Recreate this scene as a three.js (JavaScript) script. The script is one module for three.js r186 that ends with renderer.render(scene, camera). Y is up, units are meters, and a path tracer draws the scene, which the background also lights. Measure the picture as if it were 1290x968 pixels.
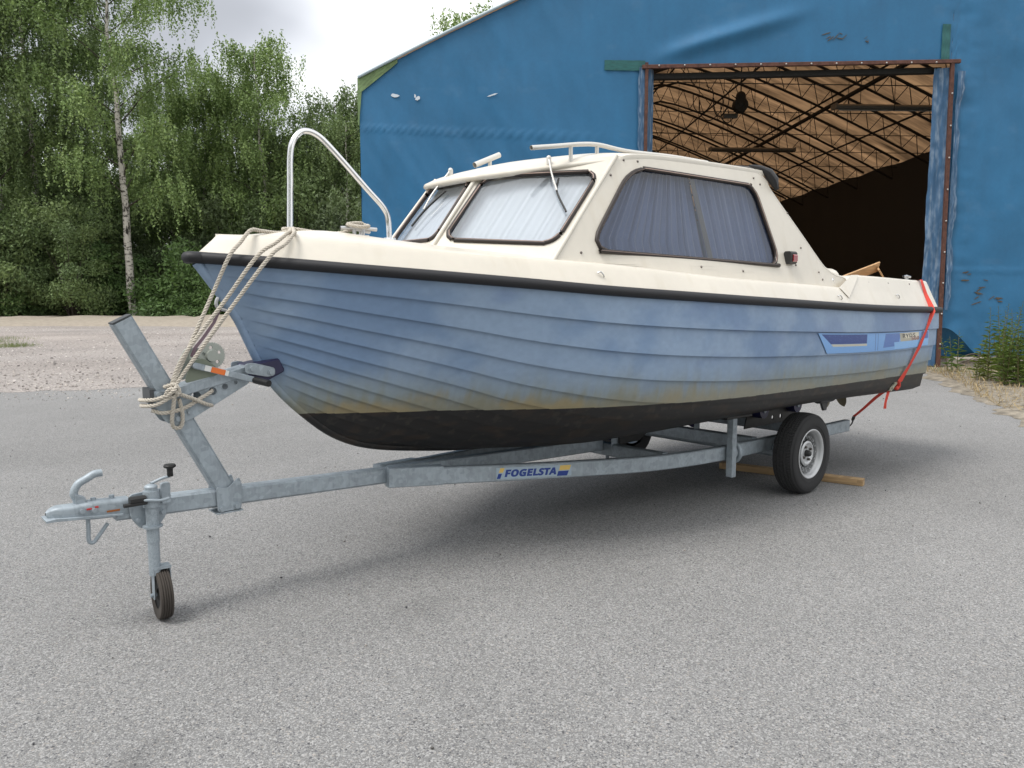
import * as THREE from 'three';
import { mergeGeometries } from 'three/addons/utils/BufferGeometryUtils.js';
import { TessellateModifier } from 'three/addons/modifiers/TessellateModifier.js';

// ---------------------------------------------------------------- camera, sky, sun, exposure
const scene = new THREE.Scene();
const camera = new THREE.PerspectiveCamera(53.08, 1024 / 768, 0.05, 1500);
camera.position.set(0, 1.37, 0);
camera.rotation.set(-Math.atan(104 / 969), 0, 0);
scene.add(camera);
const renderer = new THREE.WebGLRenderer({ antialias: true });
renderer.setSize(1024, 768);
renderer.toneMapping = THREE.LinearToneMapping;
renderer.toneMappingExposure = 1.75;
renderer.shadowMap.enabled = true;

function rng(seed) { let a = seed >>> 0; return () => { a = (a + 0x6D2B79F5) | 0; let t = Math.imul(a ^ (a >>> 15), 1 | a); t = (t + Math.imul(t ^ (t >>> 7), 61 | t)) ^ t; return ((t ^ (t >>> 14)) >>> 0) / 4294967296; }; }
const LAT = (() => { const r = rng(77), a = new Float32Array(65536); for (let i = 0; i < 65536; i++) a[i] = r(); return a; })();
function vnoise(x, y, per = 256) {          // value noise, tiles every `per` cells
  const xi = Math.floor(x), yi = Math.floor(y), fx = x - xi, fy = y - yi;
  const m = (v) => ((v % per) + per) % per, x0 = m(xi), x1 = m(xi + 1), y0 = m(yi) * 256, y1 = m(yi + 1) * 256;
  const u = fx * fx * (3 - 2 * fx), v = fy * fy * (3 - 2 * fy);
  return (LAT[y0 + x0] * (1 - u) + LAT[y0 + x1] * u) * (1 - v) + (LAT[y1 + x0] * (1 - u) + LAT[y1 + x1] * u) * v;
}
function fbm(x, y, o = 4, per = 256) { let s = 0, a = 0.5, n = 0, p = per; for (let i = 0; i < o; i++) { s += a * vnoise(x + i * 17, y + i * 31, p); n += a; a *= 0.5; x *= 2; y *= 2; p = Math.min(256, p * 2); } return s / n; }
const sm = (a, b, x) => { const t = Math.min(1, Math.max(0, (x - a) / (b - a))); return t * t * (3 - 2 * t); };
const mix = (a, b, t) => a + (b - a) * t;
const mix3 = (a, b, t) => [mix(a[0], b[0], t), mix(a[1], b[1], t), mix(a[2], b[2], t)];

const SUN = new THREE.Vector3(-0.50, 1.0, 0.22).normalize();
{ // an overcast sky with brighter and greyer cloud, brightest round the veiled sun
  const W = 1024, H = 512, d = new Float32Array(W * H * 4);
  for (let j = 0; j < H; j++) for (let i = 0; i < W; i++) {
    const el = ((j + 0.5) / H - 0.5) * Math.PI, az = ((i + 0.5) / W - 0.5) * 2 * Math.PI;
    const dx = Math.cos(el) * Math.cos(az), dy = Math.sin(el), dz = Math.cos(el) * Math.sin(az);
    const h = Math.max(0, dy) + 0.14, px = dx / h, pz = dz / h;
    const n = fbm(px * 1.15 + 39.26, pz * 1.15 + 69.8, 5), n2 = fbm(px * 0.55 + 9.7, pz * 0.55 + 5.2, 4);
    const s = Math.max(0, dx * SUN.x + dy * SUN.y + dz * SUN.z);
    let k = 0.37 + 0.50 * sm(0.36, 0.62, n * 0.6 + n2 * 0.4);
    k *= 0.95 + 0.50 * Math.pow(s, 5);
    const grey = sm(0.62, 0.40, n * 0.6 + n2 * 0.4), hz = sm(0.25, 0.0, dy);
    let r = k * mix(0.985, 0.90, grey), g = k * mix(0.995, 0.945, grey), b = k * mix(1.0, 1.04, grey);
    r = mix(r, 0.86, hz * 0.5); g = mix(g, 0.88, hz * 0.5); b = mix(b, 0.90, hz * 0.5);
    if (dy < 0) { r *= 0.4; g *= 0.4; b *= 0.4; }
    const o = (j * W + i) * 4; d[o] = r; d[o + 1] = g; d[o + 2] = b; d[o + 3] = 1;
  }
  const t = new THREE.DataTexture(d, W, H, THREE.RGBAFormat, THREE.FloatType);
  t.mapping = THREE.EquirectangularReflectionMapping; t.magFilter = t.minFilter = THREE.LinearFilter; t.needsUpdate = true;
  scene.background = t; scene.environment = t;
}
const sun = new THREE.DirectionalLight(new THREE.Color(1, 0.965, 0.91), 1.5);
sun.position.copy(SUN).multiplyScalar(60); sun.target.position.set(0, 0, -6);
sun.castShadow = true; sun.shadow.radius = 40; sun.shadow.mapSize.set(2048, 2048);
Object.assign(sun.shadow.camera, { left: -40, right: 40, top: 50, bottom: -50, near: 1, far: 160 });
scene.add(sun, sun.target);

// ---------------------------------------------------------------- helpers
const V = (x, y, z) => new THREE.Vector3(x, y, z);
const used = new Map();
function numbered(n) { const k = used.get(n) || 0; used.set(n, k + 1); return k ? n + '_' + String(k).padStart(3, '0') : n; }
function tag(o, label, category, group, kind) { o.userData.label = label; if (category) o.userData.category = category; if (group) o.userData.group = group; if (kind) o.userData.kind = kind; return o; }
function obj(name, geo, mat, parent) {
  const m = new THREE.Mesh(Array.isArray(geo) ? merge(geo) : geo, mat); m.castShadow = m.receiveShadow = true;
  m.name = parent ? name : numbered(name); (parent || scene).add(m); return m;
}
function thing(name, label, category, pos = [0, 0, 0], turn = 0, group) { const g = new THREE.Group(); g.name = numbered(name); g.position.set(...pos); g.rotation.y = turn; tag(g, label, category, group); scene.add(g); return g; }
function struct(name, geo, mat, label) { const m = obj(name, geo, mat); m.userData.kind = 'structure'; if (label) m.userData.label = label; return m; }
function merge(list) {
  return mergeGeometries(list.map((g) => { let q = g.index ? g.toNonIndexed() : g.clone(); for (const k of Object.keys(q.attributes)) if (!['position', 'normal', 'uv'].includes(k)) q.deleteAttribute(k); if (!q.attributes.uv) q.setAttribute('uv', new THREE.BufferAttribute(new Float32Array(q.attributes.position.count * 2), 2)); return q; }));
}
function boxUV(g, s = 1) {                 // uv in metres from the face's main direction
  const q = g.index ? g.toNonIndexed() : g; const p = q.attributes.position, n = p.count, uv = new Float32Array(n * 2), a = V(), b = V(), c = V();
  for (let i = 0; i < n; i += 3) {
    a.fromBufferAttribute(p, i); b.fromBufferAttribute(p, i + 1); c.fromBufferAttribute(p, i + 2);
    const m = b.clone().sub(a).cross(c.clone().sub(a)); const ax = Math.abs(m.x), ay = Math.abs(m.y), az = Math.abs(m.z);
    [a, b, c].forEach((v, k) => { const o = (i + k) * 2; if (ay >= ax && ay >= az) { uv[o] = v.x * s; uv[o + 1] = v.z * s; } else if (ax >= az) { uv[o] = v.z * s; uv[o + 1] = v.y * s; } else { uv[o] = v.x * s; uv[o + 1] = v.y * s; } });
  }
  q.setAttribute('uv', new THREE.BufferAttribute(uv, 2)); return q;
}
function grid(nu, nv, f, fuv) {
  const p = [], uv = [], ix = [];
  for (let j = 0; j <= nv; j++) for (let i = 0; i <= nu; i++) { const q = f(i / nu, j / nv); p.push(q[0], q[1], q[2]); const t = fuv ? fuv(q, i / nu, j / nv) : [i / nu, j / nv]; uv.push(t[0], t[1]); }
  for (let j = 0; j < nv; j++) for (let i = 0; i < nu; i++) { const a = j * (nu + 1) + i, b = a + 1, c = a + nu + 1, d = c + 1; ix.push(a, b, d, a, d, c); }
  const g = new THREE.BufferGeometry(); g.setAttribute('position', new THREE.Float32BufferAttribute(p, 3)); g.setAttribute('uv', new THREE.Float32BufferAttribute(uv, 2)); g.setIndex(ix); g.computeVertexNormals(); return g;
}
function mirrorZ(g) { const q = (g.index ? g.toNonIndexed() : g.clone()); q.scale(1, 1, -1); const p = q.attributes; for (const k of Object.keys(p)) { const a = p[k], s = a.itemSize; for (let i = 0; i < a.count; i += 3) for (let c = 0; c < s; c++) { const t = a.array[(i + 1) * s + c]; a.array[(i + 1) * s + c] = a.array[(i + 2) * s + c]; a.array[(i + 2) * s + c] = t; } } return q; }
const sect = (w, h, c) => [[-w / 2 + c, -h / 2], [w / 2 - c, -h / 2], [w / 2, -h / 2 + c], [w / 2, h / 2 - c], [w / 2 - c, h / 2], [-w / 2 + c, h / 2], [-w / 2, h / 2 - c], [-w / 2, -h / 2 + c]];
function sweep(pts, w, h, c = 0.006, upv = V(0, 1, 0), uvs = 1, caps = true) {    // a chamfered rectangular bar along a polyline
  const P = pts.map((p) => (p.isVector3 ? p : V(...p))), S = sect(w, h, c), out = [], q = V();
  const rings = P.map((p, i) => { const t = V().subVectors(P[Math.min(P.length - 1, i + 1)], P[Math.max(0, i - 1)]).normalize(); const side = V().crossVectors(t, upv).normalize(), up = V().crossVectors(side, t).normalize(); return S.map(([a, b]) => p.clone().addScaledVector(side, a).addScaledVector(up, b)); });
  const tri = (a, b, d) => out.push(a.x, a.y, a.z, b.x, b.y, b.z, d.x, d.y, d.z);
  for (let i = 0; i < rings.length - 1; i++) for (let k = 0; k < 8; k++) { const l = (k + 1) % 8, A = rings[i], B = rings[i + 1]; tri(A[k], A[l], B[l]); tri(A[k], B[l], B[k]); }
  if (caps) { const A = rings[0], B = rings[rings.length - 1]; for (let k = 1; k < 7; k++) { tri(A[0], A[k + 1], A[k]); tri(B[0], B[k], B[k + 1]); } }
  const g = new THREE.BufferGeometry(); g.setAttribute('position', new THREE.Float32BufferAttribute(out, 3)); g.computeVertexNormals(); return boxUV(g, uvs);
}
const bar = (a, b, w, h, c, up) => sweep([a, b], w, h, c, up);
function tube(pts, r, seg = 24, rad = 8, closed = false, type = 'catmullrom', ten = 0.5) { const c = new THREE.CatmullRomCurve3(pts.map((p) => (p.isVector3 ? p : V(...p))), closed, type, ten); return new THREE.TubeGeometry(c, seg, r, rad, closed); }
function rod(a, b, r, rad = 8) { const A = V(...a), B = V(...b), d = B.clone().sub(A), g = new THREE.CylinderGeometry(r, r, d.length(), rad); g.applyQuaternion(new THREE.Quaternion().setFromUnitVectors(V(0, 1, 0), d.clone().normalize())); g.translate((A.x + B.x) / 2, (A.y + B.y) / 2, (A.z + B.z) / 2); return g; }
function plate(pts, z0, z1, holes = [], bevel = 0.0015) {      // an extruded plate drawn in x,y between two z
  const s = new THREE.Shape(pts.map((p) => new THREE.Vector2(p[0], p[1])));
  for (const [x, y, r] of holes) { const h = new THREE.Path(); h.absarc(x, y, r, 0, Math.PI * 2, true); s.holes.push(h); }
  const g = new THREE.ExtrudeGeometry(s, { depth: Math.abs(z1 - z0) - 2 * bevel, bevelEnabled: true, bevelThickness: bevel, bevelSize: bevel, bevelSegments: 1, curveSegments: 20 });
  g.translate(0, 0, Math.min(z0, z1) + bevel); return boxUV(g);
}
function box(w, h, d, x = 0, y = 0, z = 0, c = 0.004) { const g = sweep([[x - w / 2, y, z], [x + w / 2, y, z]], d, h, Math.min(c, w / 4, h / 4, d / 4)); return g; }
function roundPoly(pts, r, n = 6) {          // polygon with rounded corners; pts [x,y], r number or list
  const out = [], N = pts.length;
  for (let i = 0; i < N; i++) {
    const p = new THREE.Vector2(...pts[i]), a = new THREE.Vector2(...pts[(i + N - 1) % N]).sub(p), b = new THREE.Vector2(...pts[(i + 1) % N]).sub(p);
    const R = Array.isArray(r) ? r[i] : r, la = Math.min(R, a.length() * 0.45), lb = Math.min(R, b.length() * 0.45); a.setLength(la); b.setLength(lb);
    for (let k = 0; k <= n; k++) { const t = k / n, x = (1 - t) * (1 - t), y = t * t; out.push([p.x + a.x * x + b.x * y, p.y + a.y * x + b.y * y]); }
  }
  return out;
}
function curve1(xs, ys) {                     // smooth interpolation through a table
  const n = xs.length, m = xs.map((_, i) => { const a = Math.max(0, i - 1), b = Math.min(n - 1, i + 1); return (ys[b] - ys[a]) / (xs[b] - xs[a]); });
  return (x) => { if (x <= xs[0]) return ys[0]; if (x >= xs[n - 1]) return ys[n - 1]; let i = 0; while (x > xs[i + 1]) i++; const h = xs[i + 1] - xs[i], t = (x - xs[i]) / h, t2 = t * t, t3 = t2 * t; return (2 * t3 - 3 * t2 + 1) * ys[i] + (t3 - 2 * t2 + t) * h * m[i] + (-2 * t3 + 3 * t2) * ys[i + 1] + (t3 - t2) * h * m[i + 1]; };
}
// ---------------------------------------------------------------- textures
function tex(W, H, f, { srgb = true, rep = true } = {}) {   // f(u, v) -> linear [r,g,b] or number; stored as 8 bit
  const d = new Uint8Array(W * H * 4), e = (x) => { x = Math.min(1, Math.max(0, x)); return 255 * (srgb ? (x <= 0.0031308 ? 12.92 * x : 1.055 * Math.pow(x, 1 / 2.4) - 0.055) : x); };
  for (let j = 0; j < H; j++) for (let i = 0; i < W; i++) { const q = f((i + 0.5) / W, (j + 0.5) / H, i, j), o = (j * W + i) * 4; if (q.length) { d[o] = e(q[0]); d[o + 1] = e(q[1]); d[o + 2] = e(q[2]); } else d[o] = d[o + 1] = d[o + 2] = e(q); d[o + 3] = 255; }
  const t = new THREE.DataTexture(d, W, H); t.magFilter = THREE.LinearFilter; t.minFilter = THREE.LinearMipmapLinearFilter; t.generateMipmaps = true;
  if (rep) t.wrapS = t.wrapT = THREE.RepeatWrapping; if (srgb) t.colorSpace = THREE.SRGBColorSpace; t.needsUpdate = true; return t;
}
const mat = (c, o = {}) => new THREE.MeshStandardMaterial({ color: new THREE.Color().setRGB(...(c || [1, 1, 1])), roughness: 0.6, ...o });
const scl = (t, s, s2 = s) => { const c = t.clone(); c.repeat.set(s, s2); c.needsUpdate = true; return c; };

function stones(S, n, rMin, rMax, base, pick, seed) {       // scattered aggregate: albedo + height
  const r = rng(seed), col = new Float32Array(S * S * 3), hgt = new Float32Array(S * S);
  for (let j = 0; j < S; j++) for (let i = 0; i < S; i++) { const o = j * S + i, k = base(i / S, j / S, r); col[o * 3] = k[0]; col[o * 3 + 1] = k[1]; col[o * 3 + 2] = k[2]; hgt[o] = 0.25 + 0.1 * r(); }
  for (let s = 0; s < n; s++) {
    const cx = r() * S, cy = r() * S, a = rMin + (rMax - rMin) * r() * r(), b = a * (0.55 + 0.45 * r()), th = r() * 3.14, ct = Math.cos(th), st = Math.sin(th), c = pick(r), e = Math.ceil(a), hh = 0.5 + 0.5 * r();
    for (let y = -e; y <= e; y++) for (let x = -e; x <= e; x++) {
      const p = (x * ct + y * st) / a, q = (-x * st + y * ct) / b, m = Math.pow(Math.abs(p), 2.6) + Math.pow(Math.abs(q), 2.6); if (m > 1) continue;
      const o = (((Math.floor(cy) + y + S) % S) * S + ((Math.floor(cx) + x + S) % S));
      const g = 0.92 + 0.16 * r(); col[o * 3] = c[0] * g; col[o * 3 + 1] = c[1] * g; col[o * 3 + 2] = c[2] * g; hgt[o] = 0.3 + hh * 0.7 * (1 - m * m);
    }
  }
  const map = tex(S, S, (u, v, i, j) => { const o = (j * S + i) * 3; return [col[o], col[o + 1], col[o + 2]]; });
  const bump = tex(S, S, (u, v, i, j) => hgt[j * S + i], { srgb: false });
  return { map, bump };
}
// ---------------------------------------------------------------- ground
const asphaltTex = stones(2048, 260000, 1.7, 5.4, (u, v, r) => { const k = 0.17 + 0.05 * r() + 0.05 * (fbm(u * 24, v * 24, 3, 24) - 0.5); return [k, k, k * 1.0]; },
  (r) => { const q = r(); if (q < 0.10) { const k = 0.07 + 0.07 * r(); return [k, k, k * 1.08]; } if (q < 0.16) { const k = 0.30 + 0.1 * r(); return [k, k * 0.93, k * 0.86]; } const k = 0.165 + 0.24 * r(); return [k * 1.005, k, k * 0.99]; }, 11);
const gravelTex = stones(1024, 30000, 2.5, 9, (u, v, r) => { const k = 0.30 + 0.06 * r(); return [k * 1.04, k * 0.975, k * 0.92]; },
  (r) => { const q = r(); if (q < 0.10) { const k = 0.12 + 0.06 * r(); return [k, k * 0.96, k * 0.95]; } const k = 0.27 + 0.23 * r(); return [k * 1.04, k * 0.97, k * 0.92]; }, 12);
function tinted(g, f) { const p = g.attributes.position, c = new Float32Array(p.count * 3); for (let i = 0; i < p.count; i++) { const q = f(p.getX(i), p.getY(i), p.getZ(i)); c[i * 3] = q[0]; c[i * 3 + 1] = q[1]; c[i * 3 + 2] = q[2]; } g.setAttribute('color', new THREE.BufferAttribute(c, 3)); return g; }
const uvXZ = (s) => (q) => [q[0] * s, q[2] * s];
{
  const floorTex = tex(512, 512, (u, v) => { const n = fbm(u * 16, v * 16, 5, 16); return [0.05 + 0.06 * n, 0.06 + 0.06 * n, 0.03 + 0.03 * n]; });
  const g = grid(8, 8, (u, v) => [(u - 0.5) * 1600, -0.012, (v - 0.5) * 1600], uvXZ(0.25));
  struct('ground', g, mat(null, { map: floorTex, roughness: 1 }), 'forest floor and grass stretching away behind the trees');
  const pw = (t) => Math.sign(t) * Math.pow(Math.abs(t), 2.0);
  const a = grid(220, 200, (u, v) => [pw(u * 2 - 1) * 34, 0, 6 - Math.pow(v, 1.9) * 60], uvXZ(1 / 2.1));
  tinted(a, (x, y, z) => { // wear and dust patches of the old surface
    const n = fbm(x * 0.45 + 30, z * 0.45 + 70, 4), m = fbm(x * 2.2 + 5, z * 2.2 + 9, 3), w = fbm(x * 0.16 + 3, z * 0.16 + 8, 3);
    let k = 0.90 + 0.12 * sm(0.45, 0.7, fbm(x * 0.22 + 51, z * 0.22 + 13, 4)) + 0.20 * (n - 0.5) + 0.14 * (m - 0.5) + 0.30 * (w - 0.45);
    const spot = (cx, cz, r, d) => { const q = Math.hypot(x - cx, z - cz) + 0.12 * (m - 0.5); k *= 1 - d * sm(r, r * 0.3, q); };
    spot(-1.27, -1.95, 0.13, 0.30); spot(-1.12, -2.12, 0.10, 0.25); spot(-0.86, -2.9, 0.12, 0.16); spot(-0.4, -3.3, 0.16, 0.14);
    return [k * 1.0, k * 0.995, k * 0.99];
  });
  struct('asphalt', a, mat(null, { map: asphaltTex.map, bumpMap: asphaltTex.bump, bumpScale: 0.0028, vertexColors: true, roughness: 0.95 }), 'worn light grey asphalt yard');
  // the gravel beyond, with a ragged edge over the asphalt
  const edge = [[-60, -9.5], [-30, -10.2], [-14, -10.9], [-7.6, -11.4], [-4.85, -12.6], [-2.6, -13.6], [-1.5, -14.5]];
  const ez = curve1(edge.map((e) => e[0]), edge.map((e) => e[1]));
  const gv = grid(260, 60, (u, v) => { const x = -70 + 68 * Math.pow(u, 0.75), e = ez(x) + 1.3 * (fbm(x * 0.7, 4, 4) - 0.5) + 0.6 * (fbm(x * 4, 9, 3) - 0.5); return [x, v < 1e-6 ? 0.003 : 0.007 + 0.035 * sm(0.02, 0.6, v) * fbm(x * 0.3, v * 9, 3), e + (-60 - e) * Math.pow(v, 1.6)]; }, uvXZ(1 / 3.2));
  tinted(gv, (x, y, z) => { const k = 0.78 + 0.5 * (fbm(x * 0.35, z * 0.35, 4) - 0.42), t = fbm(x * 0.12 + 7, z * 0.3, 3); return [k * (1.0 + 0.05 * t), k * 0.985, k * (0.985 - 0.04 * t)]; });
  struct('gravel', gv, mat(null, { map: gravelTex.map, bumpMap: gravelTex.bump, bumpScale: 0.012, vertexColors: true, roughness: 1 }), 'pale pinkish gravel field between asphalt and trees');
  // low sand bank in front of the trees
  const sandTex = tex(512, 512, (u, v) => { const n = fbm(u * 12, v * 12, 5, 12), f = LAT[((v * 512) | 0) % 256 * 256 + ((u * 512) | 0) % 256]; const k = 0.80 + 0.3 * (n - 0.5) + 0.2 * (f - 0.5); return [0.38 * k, 0.33 * k, 0.27 * k]; });
  const sb = grid(200, 24, (u, v) => { const x = -62 + 66 * u, hgt = 0.42 + 0.5 * (fbm(x * 0.35, 3, 4) - 0.3), w = Math.sin(Math.PI * Math.pow(v, 0.7)); const zf = -41.5 + 2.2 * (fbm(x * 0.2, 7, 3) - 0.5); return [x, -0.05 + hgt * w * (0.75 + 0.5 * fbm(x * 0.9, v * 5, 3)), zf - v * (16 + 0.05 * (x + 62))]; }, uvXZ(0.5));
  struct('sand_bank', sb, mat(null, { map: sandTex, roughness: 1 }), 'low bank of bare sand at the edge of the wood');
  const dirtTex = tex(512, 512, (u, v) => { const n = fbm(u * 20, v * 20, 5, 20), f = LAT[((v * 512) | 0) % 256 * 256 + ((u * 512) | 0) % 256], k = 0.62 + 0.9 * (n - 0.5) + 0.35 * (f - 0.5); return [0.36 * k, 0.315 * k, 0.25 * k]; });
  const vx = curve1([-16.2, -14.6, -13.5, -11, -8.9, -6, -3], [7.9, 7.75, 7.35, 6.6, 5.95, 5.6, 5.7]);
  const dg = grid(60, 160, (u, v) => { const z = mix(-16.2, -3, v), e = vx(z) + 0.55 * (fbm(z * 1.3, 2, 4) - 0.5) + 0.25 * (fbm(z * 6, 5, 2) - 0.5), x = e + (22 - e) * Math.pow(u, 1.7); return [x, u < 1e-6 ? 0.003 : 0.008 + 0.05 * sm(0, 0.12, u) * fbm(x * 1.6, z * 1.6, 3), z]; }, uvXZ(0.7));
  struct('dirt_verge', dg, mat(null, { map: dirtTex, bumpMap: dirtTex, bumpScale: 0.02, roughness: 1 }), 'bare dirt strip along the foot of the blue hall');
}

// ---------------------------------------------------------------- the blue hall
const HALL = [8.809, 0, -15.839], HT = 2.5 * Math.PI / 180;
const hall = thing('storage_hall', 'large blue tarpaulin storage hall with open doorway and brown frame', 'building', HALL, HT);
const XL = -11.76, XR = 6.36, XM = (XL + XR) / 2, HW = (XR - XL) / 2, DEEP = 32;
const roofY = (x) => 5.62 + 3.8 * (1 - Math.pow(Math.abs((x - XM) / HW), 1.22));
const tarpTex = tex(1024, 1024, (u, v) => {
  const n = fbm(u * 9, v * 9, 5, 9), st = fbm(u * 40, v * 5, 3, 40), f = fbm(u * 120, v * 120, 2, 120), k = 0.92 + 0.20 * (n - 0.5) + 0.12 * (st - 0.5) + 0.08 * (f - 0.5), w = sm(0.66, 0.82, fbm(u * 14 + 3, v * 22 + 8, 4, 22)) * 0.08;
  return [mix(0.017, 0.14, w) * k, mix(0.134, 0.24, w) * k, mix(0.282, 0.37, w) * k];
});
const tarp = mat(null, { map: tarpTex, roughness: 0.58 });
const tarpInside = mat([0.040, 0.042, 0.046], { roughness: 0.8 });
const rust = mat(null, { roughness: 0.8, map: tex(256, 256, (u, v) => { const n = fbm(u * 20, v * 20, 4, 20), k = 0.8 + 0.9 * (n - 0.5); return [0.112 * k, 0.046 * k, 0.032 * k]; }) });
const steelDark = mat([0.018, 0.016, 0.015], { roughness: 0.7 });
{
  const DL = -6.17, DR = -0.10, HY = (x) => 6.0 + 0.024 * (x + 3);
  // wrinkles pulled diagonally from the eaves and hanging from the header
  const wr = (x, y) => {
    let z = 0.05 * (fbm(x * 0.5 + 20, y * 0.5 + 3, 3) - 0.5);
    const left = sm(-6.4, -8, x);
    const d = x * 0.86 + y * 0.52, e = -x * 0.52 + y * 0.86;
    z += left * 0.11 * (fbm(d * 2.4 + 50, e * 0.34 + 20, 3) - 0.5) * sm(6.0, 4.2, y);
    z += 0.03 * (fbm(d * 5 + 9, e * 0.5 + 40, 2) - 0.5) * left;
    z += 0.10 * Math.exp(-Math.pow((y - 6.35 - 0.30 * (x + 5.2)) / 0.16, 2)) * sm(-6.3, -5, x) * sm(-2.6, -4.4, x);
    z += 0.05 * (fbm(x * 1.3 + 3, y * 4.0 + 9, 3) - 0.5) * sm(0.9, 0.1, Math.abs(x + 0.0)) * (x > -0.1 ? 1 : 0.3);
    z += 0.09 * (fbm(x * 0.9 + 11, y * 0.7 + 17, 3) - 0.5) * (x > 0 ? 1 : 0);
    z += 0.07 * Math.exp(-Math.pow((y - 2.0 + 0.0 * x) / 0.03, 2)) * 0.25;
    z += 0.018 * Math.exp(-Math.pow((y - 4.62 + 0.03 * (x + 9)) / 0.03, 2)) * left;
    z += 0.13 * (fbm(x * 1.8, y * 1.5, 3) - 0.5) * sm(1.7, 0.4, y) * (x > 0 ? 1 : 0.2);
    return z;
  };
  const foldY = (x) => (x < 0 ? 0.02 : mix(0.86, 0.17, sm(0.0, 1.05, x)) + 0.06 * (fbm(x * 3, 5, 2) - 0.5));
  const uvw = (q) => [q[0] / 6, q[1] / 6];
  const part = (name, x0, x1, y0, y1, nu, nv) => obj(name, grid(nu, nv, (u, v) => { const x = mix(x0, x1, u), y = mix(y0(x), y1(x), v); return [x, y, wr(x, y)]; }, uvw), tarp, hall);
  part('front_sheet', XL, DL, () => 0.02, roofY, 110, 110);
  part('header_sheet', DL, DR, HY, roofY, 110, 60);
  part('front_sheet', DR, XR, foldY, roofY, 120, 120);
  // torn corner turned inwards behind the lifted edge
  obj('loose_flap', grid(14, 10, (u, v) => { const x = 0.02 + 0.98 * u, y0 = foldY(x), d = 0.60 * (1 - u) + 0.08; return [x - 0.12 * v * (1 - u) + 0.1 * v, y0 - d * v + 0.02, wr(x, y0) - 0.03 - 0.28 * Math.sin(v * 1.6)]; }, uvw), tarp, hall);
  obj('side_wall', grid(60, 24, (u, v) => [XL + 0.06 * (fbm(u * 20, v * 5, 3) - 0.5), v * 5.62, -u * DEEP], (q) => [q[2] / 6, q[1] / 6]), tarp, hall);
  obj('side_wall', grid(60, 24, (u, v) => [XR + 0.06 * (fbm(u * 20, v * 5 + 9, 3) - 0.5), v * 5.62, -u * DEEP], (q) => [q[2] / 6, q[1] / 6]), tarp, hall);
  const lin = 5.06;
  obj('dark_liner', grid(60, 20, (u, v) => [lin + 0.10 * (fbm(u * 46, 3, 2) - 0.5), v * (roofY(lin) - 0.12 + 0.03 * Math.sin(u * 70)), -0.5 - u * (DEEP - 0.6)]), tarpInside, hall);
  obj('back_wall', grid(30, 20, (u, v) => { const x = mix(XL, XR, u); return [x, v * (roofY(x) + 0.05), -DEEP]; }, uvw), tarp, hall);
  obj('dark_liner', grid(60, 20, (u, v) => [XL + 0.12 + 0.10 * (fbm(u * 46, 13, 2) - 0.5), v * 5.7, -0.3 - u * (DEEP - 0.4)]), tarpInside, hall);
  // translucent brownish roof skin
  const skinTex = tex(1024, 1024, (u, v) => { const n = fbm(u * 6, v * 22, 5, 22), m = fbm(u * 40, v * 110, 3, 110), s = sm(0.55, 0.75, fbm(u * 8 + 4, v * 60, 3, 60)), k = 0.55 + 1.1 * (n - 0.45) + 0.4 * (m - 0.5) + 0.25 * s; return [0.46 * k, 0.275 * k, 0.145 * k]; });
  const skin = new THREE.MeshPhysicalMaterial({ map: skinTex, roughness: 1, transmission: 0.42, thickness: 0 });
  obj('roof_skin', grid(60, 40, (u, v) => { const x = mix(XL - 0.02, XR + 0.02, u); return [x, roofY(x) + 0.03, 0.03 - v * (DEEP + 0.05)]; }, (q) => [q[0] / 9, q[2] / 7]), skin, hall);
  // edge hem along the gable, light where the sheet is folded
  const hem = []; for (let i = 0; i <= 40; i++) { const x = mix(XL - 0.02, XR + 0.02, i / 40); hem.push([x, roofY(x) + 0.035, 0.05]); }
  obj('roof_hem', tube(hem, 0.03, 120, 8), mat([0.42, 0.5, 0.55], { roughness: 0.5 }), hall);
  const greenTex = mat(null, { roughness: 0.5, map: tex(256, 256, (u, v) => { const k = 0.75 + 0.8 * (fbm(u * 12, v * 12, 4, 12) - 0.5); return [0.17 * k, 0.26 * k, 0.10 * k]; }) });
  const teal = mat(null, { roughness: 0.45, map: tex(256, 256, (u, v) => { const k = 0.8 + 0.6 * (fbm(u * 10, v * 10, 4, 10) - 0.5); return [0.012 * k, 0.115 * k, 0.115 * k]; }) });
  obj('corner_patch', grid(20, 5, (u, v) => { const x = mix(XL - 0.03, -11.02, u), y = roofY(x) + 0.03 - v * mix(0.32, 0.10, u); return [x, y, wr(x, y) + 0.03]; }), greenTex, hall);
  obj('corner_patch', grid(4, 10, (u, v) => { const x = XL - 0.03 + u * 0.10 * (1 - v * 0.8), y = 5.60 - 0.85 * v; return [x, y, wr(x, y) + 0.028]; }), greenTex, hall);
  obj('repair_tape', grid(16, 4, (u, v) => { const x = mix(-7.02, -6.22, u), y = mix(5.84, 6.03, v); return [x, y, wr(x, y) + 0.02 + 0.006 * Math.sin(u * 17)]; }), teal, hall);
  obj('repair_tape', grid(4, 16, (u, v) => { const x = mix(-0.33, -0.16, u), y = mix(6.12, 6.80, v); return [x, y, wr(x, y) + 0.02 + 0.005 * Math.sin(v * 14)]; }), teal, hall);
  const white = mat([0.55, 0.60, 0.66], { roughness: 0.6 });
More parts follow.
